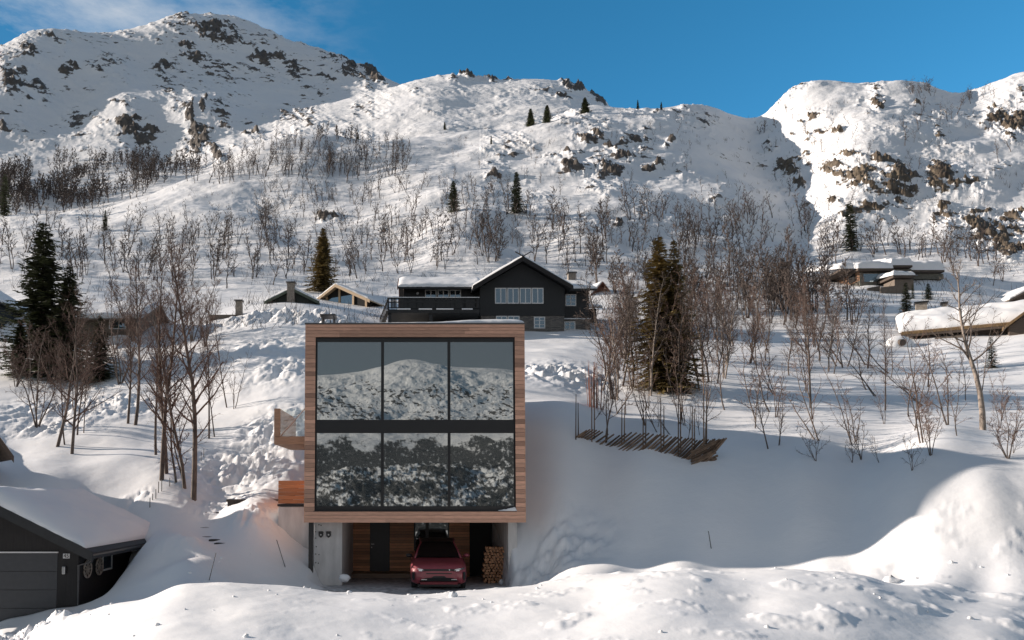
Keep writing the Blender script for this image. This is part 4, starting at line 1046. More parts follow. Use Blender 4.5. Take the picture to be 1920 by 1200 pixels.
# ---- the black house above
Y0 = 70.0
c0 = P(978, 625, Y0); gzb = c0.z
bh = empty('black_house', tuple(c0), 'large black timber house with white windows and long wooden deck', 'house')
def q(px, py, Y=Y0): p = P(px, py, Y) - c0; return p
def blk(name, px0, px1, py0, py1, Y, dep, m, bev=0, parent=bh):
    a, c = q(px0, py1, Y), q(px1, py0, Y); b = MB(); b.box(a.x, c.x, a.y, a.y + dep, a.z, c.z); return b.build(name, m, parent, local=True, bevel=bev)
xl, xr = q(900, 590).x, q(1059, 590).x
pk = q(978, 487); el = q(886, 537); er = q(1070, 541)
zb, zm = q(978, 640).z, q(978, 592).z
slp = (pk.z - er.z) / (er.x - pk.x)
zt = lambda x: pk.z - .30 - abs(x - pk.x) * slp
b = MB(); b.prism([(xl, 0, zm), (xr, 0, zm), (xr, 0, zt(xr)), (pk.x, 0, zt(pk.x)), (xl, 0, zt(xl))], (0, 11, 0)); b.build('wall', M['blackhouse'], bh, local=True)
b = MB(); b.box(xl + .1, xr - .05, .08, 10.9, zb - .8, zm - .002); b.build('stone_base', M['stone'], bh, local=True)
for e, sx in ((el, -1), (er, 1)):
    ez = pk.z - abs(e.x - pk.x) * slp
    b = MB(); b.prism([(pk.x, -.9, pk.z - .18), (e.x, -.9, ez - .18), (e.x, -.9, ez), (pk.x, -.9, pk.z)], (0, 12.6, 0)); b.build('roof', M['blackmatt'], bh, local=True)
    b = MB(); b.prism([(pk.x, -.98, pk.z - .42), (e.x + sx * .05, -.98, ez - .42), (e.x + sx * .05, -.98, ez + .03), (pk.x, -.98, pk.z + .03)], (0, .078, 0)); b.build('bargeboard', M['blackwood'], bh, local=True)
    snow_cap('roof_snow', Vector((pk.x, -.88, pk.z + .004)), Vector((e.x - pk.x, 0, ez - pk.z)), Vector((0, 12.5, 0)), Vector((sx * slp, 0, 1)).normalized(), .28, bh, 11 + sx, edge=.6, local=True)
b = MB(); b.bar((pk.x - .75, -1.0, pk.z + .45), (pk.x + .1, -1.0, pk.z - .05), .1, .08); b.bar((pk.x + .75, -1.0, pk.z + .45), (pk.x - .1, -1.04, pk.z - .05), .1, .08); b.build('ridge_cross', M['blackwood'], bh, local=True)
def wpx(px0, px1, py0, py1, Y, nx, ny, fr=.09):
    a, c = q(px0, py1, Y), q(px1, py0, Y)
    window(bh, ((a.x + c.x) / 2, a.y - .012, (a.z + c.z) / 2), (1, 0, 0), c.x - a.x, c.z - a.z, nx, ny, fr=fr, nrm=(0, -1, 0))
for x in (928, 951.2, 974.4, 997.2): wpx(x, x + 21.6, 540, 569.5, Y0, 2, 1)
wpx(1001, 1022, 594, 616, Y0 + .06, 2, 3); wpx(930, 951, 592.5, 612, Y0 + .06, 2, 2); wpx(952, 974, 592.5, 612, Y0 + .06, 2, 2)
# right wing
Yw = 71.5
blk('wing_wall', 1055, 1104, 541, 597, Yw, 7, M['blackhouse']); blk('wing_base', 1056, 1107, 598, 640, Yw + .05, 6.9, M['stone']); blk('snow_ledge', 1054, 1108, 596.5, 598, Yw - .12, .3, M['roofsnow'])
wpx(1060, 1080, 552, 574, Yw, 2, 3); wpx(1058, 1078.5, 603, 624, Yw + .04, 2, 3)
a, e1 = q(1050, 545, Yw - .9), q(1119, 546.5, Yw - .9)
dv = Vector((0, 5.0, 2.15))
b = MB(); b.prism([(a.x, a.y, a.z), (a.x, a.y, a.z + .22), (a.x, a.y + 5, a.z + 2.37), (a.x, a.y + 5, a.z + 2.15)], (e1.x - a.x, 0, 0)); b.build('wing_roof', M['blackmatt'], bh, local=True)
b = MB(); b.prism([(a.x, a.y + 9.5, a.z), (a.x, a.y + 9.5, a.z + .22), (a.x, a.y + 5.002, a.z + 2.37), (a.x, a.y + 5.002, a.z + 2.15)], (e1.x - a.x, 0, 0)); b.build('wing_roof', M['blackmatt'], bh, local=True)
snow_cap('wing_snow', Vector((a.x, a.y, a.z + .225)), Vector((e1.x - a.x, 0, 0)), dv, Vector((0, -.4, .92)), .24, bh, 21, edge=.6, local=True)
p = q(1071.5, 522, Yw + 3.5); chimney(bh, (p.x, p.y), .75, .6, p.z - 1.2, q(1071.5, 513.5, Yw + 3.5).z, True)
# left wing with roof, long deck
Yl = 71.5
blk('wing_wall', 757, 902, 536, 600, Yl, 8, M['blackhouse'])
for x in (797, 820.4, 843): wpx(x, x + 21.5, 543.5, 561, Yl, 2, 1)
a, e1 = q(762, 537.5, Yl - 1.1), q(893, 541, Yl - 1.1)
b = MB(); b.prism([(a.x - .8, a.y, a.z - .2), (a.x - .8, a.y, a.z), (a.x - .8, a.y + 5.2, a.z + 2.2), (a.x - .8, a.y + 5.2, a.z + 2.0)], (e1.x - a.x + 1.6, 0, 0)); b.build('wing_roof', M['blackmatt'], bh, local=True)
b = MB(); b.prism([(a.x - .8, a.y + 10.4, a.z - .2), (a.x - .8, a.y + 10.4, a.z), (a.x - .8, a.y + 5.202, a.z + 2.2), (a.x - .8, a.y + 5.202, a.z + 2.0)], (e1.x - a.x + 1.6, 0, 0)); b.build('wing_roof', M['blackmatt'], bh, local=True)
snow_cap('wing_snow', Vector((a.x - .75, a.y + .05, a.z + .004)), Vector((e1.x - a.x + 1.5, 0, 0)), Vector((0, 5.1, 2.18)), Vector((0, -.39, .92)), .30, bh, 23, edge=.6, n1=60, local=True)
b = MB(); b.prism([(a.x - .88, a.y - .05, a.z - .3), (a.x - .88, a.y - .05, a.z + .06), (a.x - .88, a.y + 5.2, a.z + 2.3), (a.x - .88, a.y + 10.4, a.z + .06), (a.x - .88, a.y + 10.4, a.z - .3), (a.x - .88, a.y + 5.2, a.z + 1.9)], (.078, 0, 0)); b.build('bargeboard', M['redwood'], bh, local=True)  # red-brown instead of black: sunlight on this rake is put into the colour
b = MB(); aw = q(757, 600, Yl); b.prism([(aw.x - .05, aw.y + .1, a.z), (aw.x - .05, aw.y + 7.9, a.z), (aw.x - .05, a.y + 5.2, a.z + 1.75)], (.049, 0, 0)); b.build('gable_boards', M['greywood'], bh, local=True)  # paler boards paint the sunlight on the black gable planks
p = q(783, 549.5, Yl - .1); b = MB(); b.cyl((p.x, p.y, p.z), (p.x, p.y + .1, p.z), .13, 12); b.build('wall_lamp', M['steel'], bh, local=True)
Yd = 67.6
a, c = q(727, 580, Yd), q(899, 559, Yd)
deck = MB(); deck.box(a.x, c.x, a.y, a.y + 3.8, a.z - .32, a.z - .0); dk = deck.build('deck', M['blackhouse'], bh, local=True)
b = MB(); n = 62; rl = random.Random(8)
wdt = (c.x - a.x) / n
for i in range(n):
    if rl.random() < .80: b.box(a.x + i * wdt + .012, a.x + (i + 1) * wdt - .012, a.y, a.y + .03, a.z + .10, c.z - .05)
b.box(a.x, c.x, a.y - .02, a.y + .05, a.z + .62, a.z + .72); b.box(a.x, c.x, a.y + .032, a.y + .08, a.z + .12, a.z + .20)
b.box(a.x - .05, c.x, a.y - .05, a.y + .12, c.z - .045, c.z + .04)
for i in range(16):
    y_ = a.y + .15 + i * .24; b.box(a.x - .03, a.x, y_, y_ + .2, a.z + .1, c.z - .05)
b.build('deck_railing', M['blackhouse'], dk, local=True)
b = MB(); b.box(a.x - .06, c.x, a.y - .06, a.y + .13, c.z + .042, c.z + .09); b.build('rail_snow', M['roofsnow'], dk, local=True)
for x0, x1 in ((745, 770), (785, 810), (818, 850), (866, 886)):
    b = MB(); g0, g1 = q(x0, 578, Yd), q(x1, 578, Yd); b.box(g0.x, g1.x, a.y - .16, a.y - .001, a.z - .04, a.z + .05); b.build('snow_ledge', M['roofsnow'], dk, local=True)
for px in (727.5, 805):
    g0 = q(px, 583, Yd); b = MB(); b.box(g0.x, g0.x + .3, a.y + .2, a.y + .5, -2.2, a.z - .322); b.build('deck_post', M['blackhouse'], dk, local=True)
b = MB(); g0, g1 = q(712, 606, Yd), q(725, 559, Yd)   # outside stair
for i in range(9):
    f = i / 8; b.box(g0.x + f * (g1.x - g0.x) - .12, g0.x + f * (g1.x - g0.x) + .12, a.y + .6, a.y + 1.8, g0.z - .6 + f * (a.z - g0.z + .5), g0.z - .52 + f * (a.z - g0.z + .5))
b.bar((g0.x, a.y + .55, g0.z + .5), (g1.x + .1, a.y + .55, c.z), .08, .12); b.bar((g0.x, a.y + .55, g0.z - .4), (g1.x + .1, a.y + .55, a.z), .06, .25)
for i in range(7):
    f = i / 6; b.bar((g0.x + f * (g1.x - g0.x), a.y + .55, g0.z - .4 + f * (a.z - g0.z + .4)), (g0.x + f * (g1.x - g0.x), a.y + .55, g0.z + .5 + f * (c.z - g0.z - .5)), .07, .07)
b.build('outside_stair', M['greywood'], dk, local=True)
b = MB(); g0, g1 = q(770, 600, 70.2), q(800, 592, 70.2); b.box(g0.x, g1.x, g0.y, g0.y + .5, g1.z, g1.z + .1); b.build('bench', M['redwood'], bh, local=True)

# ---- other cabins
def base(px, py, Y): return tuple(P(px, py, Y))
gable('green_cabin', 'low dark green cabin with a stone chimney on its front gable, behind snow pile', base(548, 590, 80), 0, 5.0, 7.5, 1.35, 1.25, oh=.45, wall=M['greenwood'], roofm=M['greentrim'], snow=.28, fr=.3,
      wins=(('front', -1.35, .62, 1.1, .75, 3, 2), ('front', 1.35, .62, 1.1, .75, 3, 2)))
gc = bpy.data.objects['green_cabin']; gc.location.y += 3.75
chimney(gc, (-.1, -4.05), .8, .55, -1.0, 3.35, True)
tc_ = gable('pine_cabin', 'cabin with glazed gable and pale new pine trim, left of black house', tuple(P(682, 600, 86) + Vector((-.6, 4.6, .45))), math.radians(-30), 8.2, 9.5, 1.45, 2.1, oh=.7, wall=M['void'], roofm=M['newwood'], trim=M['newwood'], snow=.3, fr=.34)
for u in (-3.4, -1.7, .15, 2.1, 3.9):
    hgt = 1.45 + 2.1 * (1 - abs(u) / 4.1)
    b = MB(); b.box(u - .13, u + .13, -4.86, -4.76, -.6, hgt - .1); b.build('post', M['newwood'], tc_, local=True)
b = MB(); b.box(-4.0, 4.05, -4.90, -4.765, .0, .35); b.build('beam', M['newwood'], tc_, local=True)
for u0, u1 in ((-1.55, 0), (.3, 1.95)):
    b = MB(); b.box(u0, u1, -4.775, -4.752, .36, 2.4); b.build('window', M['pane'], tc_, local=True)
cs = gable('grey_cabin', 'low grey cabin with wide snow covered roof behind the left birches', (PX(205, 70.6) - 0.2, 70.6, P(200, 622, 66).z), math.radians(90), 8.6, 8.2, 1.25, 2.15, oh=.7, wall=M['greywood'], roofm=M['greywood'], snow=.4, wins=(('left', -2.4, .75, 1.5, .9, 1, 1),))
fl = gable('dark_cabin', 'dark cabin with white framed windows at the left edge of picture', (PX(-48, 76), 76, P(0, 622, 72).z), 0, 8.4, 8, 2.9, 2.7, oh=.5, wall=M['blackhouse'], snow=.35, wins=(('front', 3.3, 2.35, 1.1, 1.25, 2, 1), ('front', 3.5, .55, .8, 1.3, 1, 1), ('front', 2.5, .55, .8, 1.3, 1, 1)))
t = empty('buried_cabin', base(430, 592, 73), 'cabin buried in snow, only its stone chimney and roof edge showing', 'cabin')
b = MB(); b.prism([(-2.0, 0, -.6), (1.4, 0, -.6), (1.4, 0, .12), (-2, 0, .10)], (0, 2, 0)); b.build('roof', M['greywood'], t, local=True); chimney(t, (.83, .5), .6, .5, -.4, 1.55, True)
rd = gable('red_cabin', 'small red brown cabin gable peeping out right of the black house roof', (PX(1108, 99), 99, P(1110, 566, 95).z), math.radians(24), 3.0, 5, 1.3, 1.5, oh=.5, wall=M['redwood'], roofm=M['redwood'], snow=.25)
ls = empty('lean_to', base(1104, 580, 77), 'low snow covered lean-to roof at right end of the black house', 'shed')
b = MB(); b.prism([(0, 0, .15), (1.4, 0, .15), (1.4, 3, 1.1), (0, 3, 1.1), ][:4], (0, 0, .12)); b.build('roof', M['blackmatt'], ls, local=True); b = MB(); b.box(0.05, .9, .5, 2.8, -1.4, .2); b.build('wall', M['blackhouse'], ls, local=True)
snow_cap('roof_snow', Vector((0, 0, .275)), Vector((1.4, 0, 0)), Vector((0, 3, .95)), Vector((0, -.3, .95)), .22, ls, 33, local=True)

# flat roofed cabin on the right slope
Yc = 98.0; c0f = P(1660, 535, Yc)
fc = empty('flat_cabin', tuple(c0f), 'brown timber cabin with flat snow covered roofs and big windows, upper right', 'cabin')
def qf(px, py, Y=Yc): return P(px, py, Y) - c0f
def fb(name, px0, px1, py0, py1, Y, dep, m):
    py0 += 5
    a, c = qf(px0, py1, Y), qf(px1, py0, Y); b = MB(); b.box(a.x, c.x, a.y, a.y + dep, a.z, c.z); return b.build(name, m, fc, local=True)
def fw(px0, px1, py0, py1, Y, nx, m=None):
    a, c = qf(px0, py1, Y), qf(px1, py0, Y); window(fc, ((a.x + c.x) / 2, a.y - .012, (a.z + c.z) / 2), (1, 0, 0), c.x - a.x, c.z - a.z, nx, 1, m or M['greywood'], .1, (0, -1, 0))
M['sunlitlog'] = mat('sunlit logs', (0.25, 0.135, 0.075), .7, var=.3, scale=2, stretch=(.4, .4, 8), bump=.4)  # brighter copy of the log brown, with the sun painted in
a, c, d = qf(1579, 533, Yc + 3.5), qf(1612, 534, Yc), qf(1579, 499, Yc + 3.5); e = qf(1612, 507, Yc)
b = MB(); b.prism([(a.x, a.y, a.z - .5), (c.x, c.y, a.z - .5), (c.x, c.y + 6, a.z - .5), (a.x, a.y + 6, a.z - .5)], (0, 0, e.z - a.z + .5)); b.build('log_wall', M['sunlitlog'], fc, local=True)
b = MB(); g0, g1 = qf(1592, 532, Yc + 1.9), qf(1603, 512, Yc + .8); b.prism([(g0.x, g0.y - .06, g0.z), (g1.x, g1.y - .06, g0.z), (g1.x, g1.y + .1, g0.z), (g0.x, g0.y + .1, g0.z)], (0, 0, g1.z - g0.z)); b.build('doorway', M['void'], fc, local=True)
M['flatwall'] = mat('grey green panels', (0.15, 0.145, 0.12), .75, var=.2, scale=3)
fb('wall', 1612.5, 1672, 506.5, 540, Yc, 7, M['flatwall']); fw(1617.5, 1648, 512, 530, Yc, 1); fw(1651, 1669, 511.5, 526, Yc, 2)
fb('wall', 1672.5, 1709, 499.5, 526, Yc + 3, 6, M['flatwall']); fw(1679, 1697, 506.5, 515, Yc + 3, 1); fw(1698, 1706, 506.5, 515, Yc + 3, 1)
fb('wall', 1709.5, 1769, 508, 523, Yc + 4, 6, M['flatwall']); fw(1713, 1723, 514, 518, Yc + 4, 1)
fb('annex_wall', 1678, 1713, 519, 546, Yc - 3, 3, M['greywood'])
def fs(px0, px1, py, Y, dep, th, sd, rise=.5):
    a, c = qf(px0, py, Y), qf(px1, py, Y)
    b = MB(); b.box(a.x, c.x, a.y, a.y + dep, a.z, a.z + .28); b.build('roof', M['brownwood'], fc, local=True)
    snow_cap('roof_snow', Vector((a.x, a.y, a.z + .285)), Vector((c.x - a.x, 0, 0)), Vector((0, dep, rise)), Vector((0, 0, 1)), th, fc, sd, edge=.55, local=True, n1=44, n2=30)
fs(1609, 1674, 507, Yc - .5, 8, 1.0, 41, 1.6); fs(1577, 1613, 507.5, Yc + .6, 9, .8, 42, 2.2); fs(1671, 1711, 501, Yc + 2.4, 8, 1.1, 43, 1.6); fs(1707, 1771, 510, Yc + 3.3, 9, 1.2, 44, 2.6); fs(1675, 1715, 520, Yc - 3.4, 3.6, .65, 45, .5)
for px, py in ((1621.5, 494), (1677, 485)):
    p = qf(px, py + 6, Yc + 5); b = MB(); b.box(p.x - .2, p.x + .2, p.y, p.y + .4, p.z - 1, qf(px, py, Yc + 5).z); b.build('chimney', M['zinc'], fc, local=True)
# deck parapets in front
for px0, px1, py0, py1, Y, m_ in ((1628, 1650, 536, 547, 94, M['greywood']), (1652, 1702, 533, 546, 93, M['greywood'])):
    p0, p1 = P(px0, py1, Y), P(px1, py0, Y); b = MB(); b.prism([tuple(p0 - Vector((0, 0, 1))), (p1.x, p1.y, p0.z - 1), (p1.x, p1.y, p1.z), (p0.x, p0.y, p0.z + .5)], (0, .3, 0)); b.build('deck_wall', m_, fc)
# long sod roofed cabin, turned so that its right end comes nearer
ys0 = 63.0; p0 = P(1690, 628, ys0); zb0 = P(1700, 642, ys0).z; ze = p0.z - zb0; zr = ze + 2.1; Ls = 17.0
so = empty('sod_cabin', (p0.x, ys0, zb0), 'long low log cabin with thick snow on its grass sod roof, right edge', 'cabin', None, math.radians(-30))
b = MB(); b.box(.6, Ls, .9, 7.2, -2.5, ze - .02); b.build('wall', M['brownwood'], so, local=True)
b = MB(); b.prism([(0, 0, ze), (0, 4, zr), (0, 8, ze), (0, 8, ze - .2), (0, 4, zr - .2), (0, 0, ze - .2)], (Ls, 0, 0)); b.build('roof', M['brownwood'], so, local=True)
b = MB(); b.prism([(.02, -.02, ze + .004), (.02, 4, zr + .004), (.02, 4, zr + .22), (.02, -.05, ze + .22)], (Ls, 0, 0)); b.build('sod', M['sod'], so, local=True)
snow_cap('roof_snow', Vector((-.1, .15, ze + .235)), Vector((Ls, 0, 0)), Vector((0, 3.95, 2.0)), Vector((0, -.3, 1)), .75, so, 51, edge=1.0, n1=80, n2=34, local=True)
snow_cap('roof_snow', Vector((-.1, 8, ze + .01)), Vector((Ls, 0, 0)), Vector((0, -4.1, 2.1)), Vector((0, .3, 1)), .8, so, 52, edge=1.0, n1=80, n2=34, local=True)
_c, _s = math.cos(math.radians(30)), math.sin(math.radians(30))
def along(px, yl):
    k = (px - CXP) / F   # local x on the line y = yl that is seen at pixel column px
    return (k * (ys0 + yl * _c) - p0.x - yl * _s) / (_c + k * _s)
for px0, px1, py, yl in ((1728.5, 1750, 568, 4.4), (1779, 1787, 569, 4.6)):
    x0, x1 = along(px0, yl), along(px1, yl); Y_ = ys0 - (x0 + x1) / 2 * _s + yl * _c; zt_ = PZ(py, Y_) - zb0
    b = MB(); b.box(x0, x1, yl, yl + .8, zr - .6, zt_); ch_ = b.build('chimney', M['chim'], so, local=True)
    b = MB(); b.box(x0 - .12, x1 + .12, yl - .12, yl + .92, zt_ + .002, zt_ + .14); b.build('chimney_cap', M['black'], ch_, local=True)
x0, x1 = along(1762, -.2), along(1815, -.2)
b = MB(); b.box(x0, x1, -.3, -.15, -.1, .12); b.build('plank', M['greywood'], so, local=True)
xd = along(1893, -.6); zd = ze - .15
b = MB(); b.prism([(xd, -.6, zd), (xd + 1.6, -.6, zd + 1.25), (xd + 3.2, -.6, zd), (xd + 3.2, -.6, zd - .22), (xd + 1.6, -.6, zd + 1.03), (xd, -.6, zd - .25)], (0, 3, 0)); b.build('dormer_roof', M['sod'], so, local=True)
b = MB(); b.prism([(xd + .4, -.3, zd), (xd + 1.6, -.3, zd + .9), (xd + 2.8, -.3, zd), (xd + 2.8, -.3, -2), (xd + .4, -.3, -2)], (0, 2.6, 0)); b.build('dormer_wall', M['brownwood'], so, local=True)
gable('brown_cabin', 'brown cabin gable with small white windows at the right picture edge', (PX(1922, 93), 93, P(1922, 572, 89).z), 0, 7.6, 7, .7, 2.0, oh=.45, wall=M['brownwood'], roofm=M['greywood'], snow=.28, wins=(('front', -1.2, 1.05, 1.0, .8, 2, 2), ('front', .5, 1.05, 1.0, .8, 2, 2)))
# roof corner at the left edge
_a = math.radians(38); _e = P(25, 830, 30); _lx, _ly = 2.05, -1.6 - .75
gable('left_cabin', 'dark roof corner of a cabin cut off by the left picture edge', (_e.x - (_lx * math.cos(_a) - _ly * math.sin(_a)), _e.y - (_lx * math.sin(_a) + _ly * math.cos(_a)), _e.z + .05), _a, 2.6, 3.2, .3, 1.9, oh=.75, wall=M['blackwood'], roofm=M['brownwood'], snow=.12, fr=.24)
# snow capped stump in the right field
p = hit(1688, 650); bo = empty('tree_stump', tuple(p), 'dark round stump under a dome of snow before the sod roofed cabin', 'stump')
b = MB(); b.tube([(0, -.35, .25), (0, .3, .35)], [.27, .29], 16); b.build('wood', M['brownwood'], bo, local=True, smooth=False)
b = MB(); b.ball((0.25, .50, .12), (1.15, .7, .85), 22, jit=.05, rnd=np.random.default_rng(2)); b.build('snow_cap', M['roofsnow'], bo, local=True, smooth=True)

# ---------------------------------------------------------------- roundpole fence
fm = mat('old fence wood', (0.155, 0.105, 0.072), .8, var=.35, scale=7, stretch=(1, 1, 1), tint=.5)
fpts = [(1082, 818, 31.9), (1112, 823, 31.7), (1168, 828, 31.5), (1208, 836, 31.2), (1242, 844, 31.0), (1274, 851, 30.8), (1300, 856, 30.6), (1322, 859, 30.4), (1338, 860.5, 30.3)]
fpts = [(a, c, hit(a, c + 3, 24, 45).y) for a, c, d in fpts]
FP = [P(*a) for a in fpts]
fen = empty('pole_fence', tuple(FP[4]), 'old roundpole fence of slanted split rails and tall thin stakes in the snow', 'fence')
for (px, py, Y), top in zip(fpts[:-1], (742, 700, 745, 745, 748, 738, 752, 715)):
    for k, dx in enumerate((-2.4, 2.4)):
        p0 = P(px + dx, py + 6, Y - .12 + .26 * k); p1 = P(px + dx + RND.uniform(-1.2, 1.2), top + RND.uniform(-4, 10) + 12 * k, Y + .02)
        p0.z = min(p0.z, gz(p0.x, p0.y)) - .1
        b = MB(); b.tube([p0, (p0 + p1) / 2, p1], [.026, .022, .014], 6, tint=RND.random()); b.build('stake', fm, fen)
def fat(s):
    s = max(0, min(1, s)) * (len(FP) - 1); i = min(int(s), len(FP) - 2); return FP[i].lerp(FP[i + 1], s - i)
n = 42
for i in range(n):
    s = i / (n - 1); p = fat(s); p = Vector((p.x, p.y, gz(p.x, p.y)))
    up = .25 + .35 * s
    a = p + Vector((-.46, RND.uniform(-.05, .05), -.24 + RND.uniform(-.03, .03))); c = p + Vector((.40 + .08 * s, RND.uniform(-.05, .05), .30 + .50 * s + RND.uniform(-.04, .04)))
    b = MB(); b.tube([a, (a + c) / 2, c], [.036, .041, .032], 5, tint=RND.random()); b.build('rail', fm, fen)
pe = FP[-1]
for k in range(7):
    z = gz(pe.x, pe.y) + .06 + k * .115; a = Vector((pe.x - .85, pe.y - .05, z - .46)); c = Vector((pe.x + .12 + RND.uniform(-.1, .1), pe.y + RND.uniform(-.05, .05), z))
    b = MB(); b.tube([a, (a + c) / 2, c], [.045, .05, .042], 5, tint=RND.random()); b.build('rail', fm, fen)

# thin posts and marker sticks standing in the snow
pm = mat('grey steel post', (.06, .06, .06), .5)
def stick(name, px, py0, py1, lbl, grp=None, lean=0, r=.018, m=pm, cat='post'):
    p = hit(px, py0, 15) or P(px, py0, 30); h = (py0 - py1) / F * p.y
    b = MB(); b.tube([(p.x, p.y, p.z - .3), (p.x + lean * h, p.y, p.z + h)], [r, r * .9], 6); o = b.build(name, m)
    return tag(o, lbl, cat, grp)
for px, a, c in ((281, 952, 934), (286, 938, 926), (292, 936, 918), (297, 925, 904), (303, 922, 900), (318, 912, 896), (328, 908, 888), (377, 865, 848), (382, 858, 842)):
    stick('fence_post', px, a, c, 'thin dark fence post in the row along the snow bank left of the steps', 'thin fence posts along the bank')
stick('marker_stake', 1336, 1029, 997, 'thin dark stake alone in the shaded snow slope right of house', lean=-.22, r=.014)
stick('marker_stake', 388, 1087, 1038, 'long thin stick leaning right on the snow pile beside the garage', lean=.33, r=.012)
stick('marker_stake', 541, 1068, 1014, 'thin stick leaning left against snow before the concrete terrace wall', lean=-.42, r=.014)
# ================================================================ trees
M['bark'] = mat('birch bark, grey brown', (0.115, 0.090, 0.075), .85, var=.45, scale=5, stretch=(1, 1, .5), bump=.2)
M['barkpale'] = mat('pale birch bark', (0.26, 0.215, 0.18), .8, var=.45, scale=5, stretch=(1, 1, .6), bump=.2)
M['twig'] = mat('birch twigs', (0.080, 0.060, 0.051), .85, var=.25, scale=2)
M['twigred'] = mat('reddish twigs', (0.135, 0.085, 0.066), .85, var=.25, scale=2)
M['needle'] = mat('spruce needles', (0.062, 0.074, 0.030), .75, var=.45, scale=1.6, tint=.5)
M['needlesunlit'] = mat('sunlit spruce needles', (0.20, 0.15, 0.055), .75, var=.4, scale=1.6, tint=.5)  # warm sunlight is painted into this copy of the needle colour
M['barkdark'] = mat('spruce bark', (0.07, 0.052, 0.042), .9, var=.3, scale=6)

def perp(d, r):
    v = Vector((r.gauss(0, 1), r.gauss(0, 1), r.gauss(0, 1))); v -= d * v.dot(d)
    return v.normalized() if v.length > 1e-4 else Vector((1, 0, 0))
def gen_birch(seed, H=6.0, nb=22, ns=6, nt=3, r0=.10, stems=1, spread=.0, low=.25, blen=.34, sides=5, tw=.006, bend=.10, upw=.55):
    r = random.Random(seed); T, C = MB(), MB()
    for k in range(stems):
        a0 = r.uniform(0, 6.28) if stems > 1 else r.uniform(0, 6.28)
        off = Vector((math.cos(a0), math.sin(a0), 0)) * (.12 * (stems > 1) * H * .12)
        lean = Vector((math.cos(a0), math.sin(a0), 0)) * spread * r.uniform(.4, 1.0)
        h = H * (1 if k == 0 else r.uniform(.62, .98)); n = 9
        pts = [off + Vector((0, 0, -.35))]; d = (Vector((0, 0, 1)) + lean * .6).normalized()
        wob = Vector((0, 0, 0)); p = off.copy()
        pts.append(p.copy())
        for i in range(n):
            wob += Vector((r.gauss(0, bend), r.gauss(0, bend), 0)); wob *= .8
            dd = (d + wob + lean * (i / n) * .5).normalized(); p = p + dd * (h / n); pts.append(p.copy())
        rs_ = r0 / stems ** .4 * r.uniform(.8, 1.1)
        rad = [rs_ * 1.15] + [rs_ * (1 - .86 * i / n) for i in range(n + 1)]
        T.tube(pts, rad, sides + 1)
        nbk = max(5, int(nb / stems ** .6))
        for b_ in range(nbk):
            f = low + (1 - low) * ((b_ + r.random()) / nbk) ** .85; f = min(f, .985)
            q_ = f * n; i = min(int(q_), n - 1); s0 = pts[1 + i].lerp(pts[2 + i], q_ - i)
            az = b_ * 2.4 + r.uniform(-.6, .6) + a0; up = upw + r.uniform(-.35, .45) + .5 * f
            bd = Vector((math.cos(az), math.sin(az), up)).normalized()
            L = h * blen * (1.08 - .78 * f) * r.uniform(.55, 1.2); rb = max(.007, rs_ * (1 - .86 * f) * .5)
            bp_ = [s0]; m_ = 4; cur = bd.copy()
            for j in range(m_):
                cur = (cur + Vector((r.gauss(0, .13), r.gauss(0, .13), .10 + r.gauss(0, .1)))).normalized(); bp_.append(bp_[-1] + cur * L / m_)
            C.tube(bp_, [rb * (1 - .75 * j / m_) + .002 for j in range(m_ + 1)], max(3, sides - 1), False)
            for s_ in range(ns):
                g = .2 + .8 * (s_ + r.random()) / ns; q2 = min(g * m_, m_ - .01); j = int(q2); o = bp_[j].lerp(bp_[j + 1], q2 - j)
                sd = ((bp_[j + 1] - bp_[j]).normalized() * .8 + perp(bd, r) * .75 + Vector((0, 0, .15))).normalized()
                l2 = L * .42 * r.uniform(.5, 1.2) * (1.1 - .5 * g)
                m1 = o + sd * l2 * .5; sd2 = (sd + perp(sd, r) * .3 + Vector((0, 0, .12))).normalized(); e = m1 + sd2 * l2 * .5
                C.tube([o, m1, e], [tw * 1.4, tw * 1.0, tw * .5], 3, False)
                for t_ in range(nt):
                    base_ = o.lerp(m1, r.random()) if r.random() < .4 else m1.lerp(e, r.random())
                    td = (sd2 * .7 + perp(sd2, r) * .8 + Vector((0, 0, .1))).normalized()
                    C.tube([base_, base_ + td * l2 * r.uniform(.3, .65)], [tw * .8, tw * .35], 3, False)
    return T, C
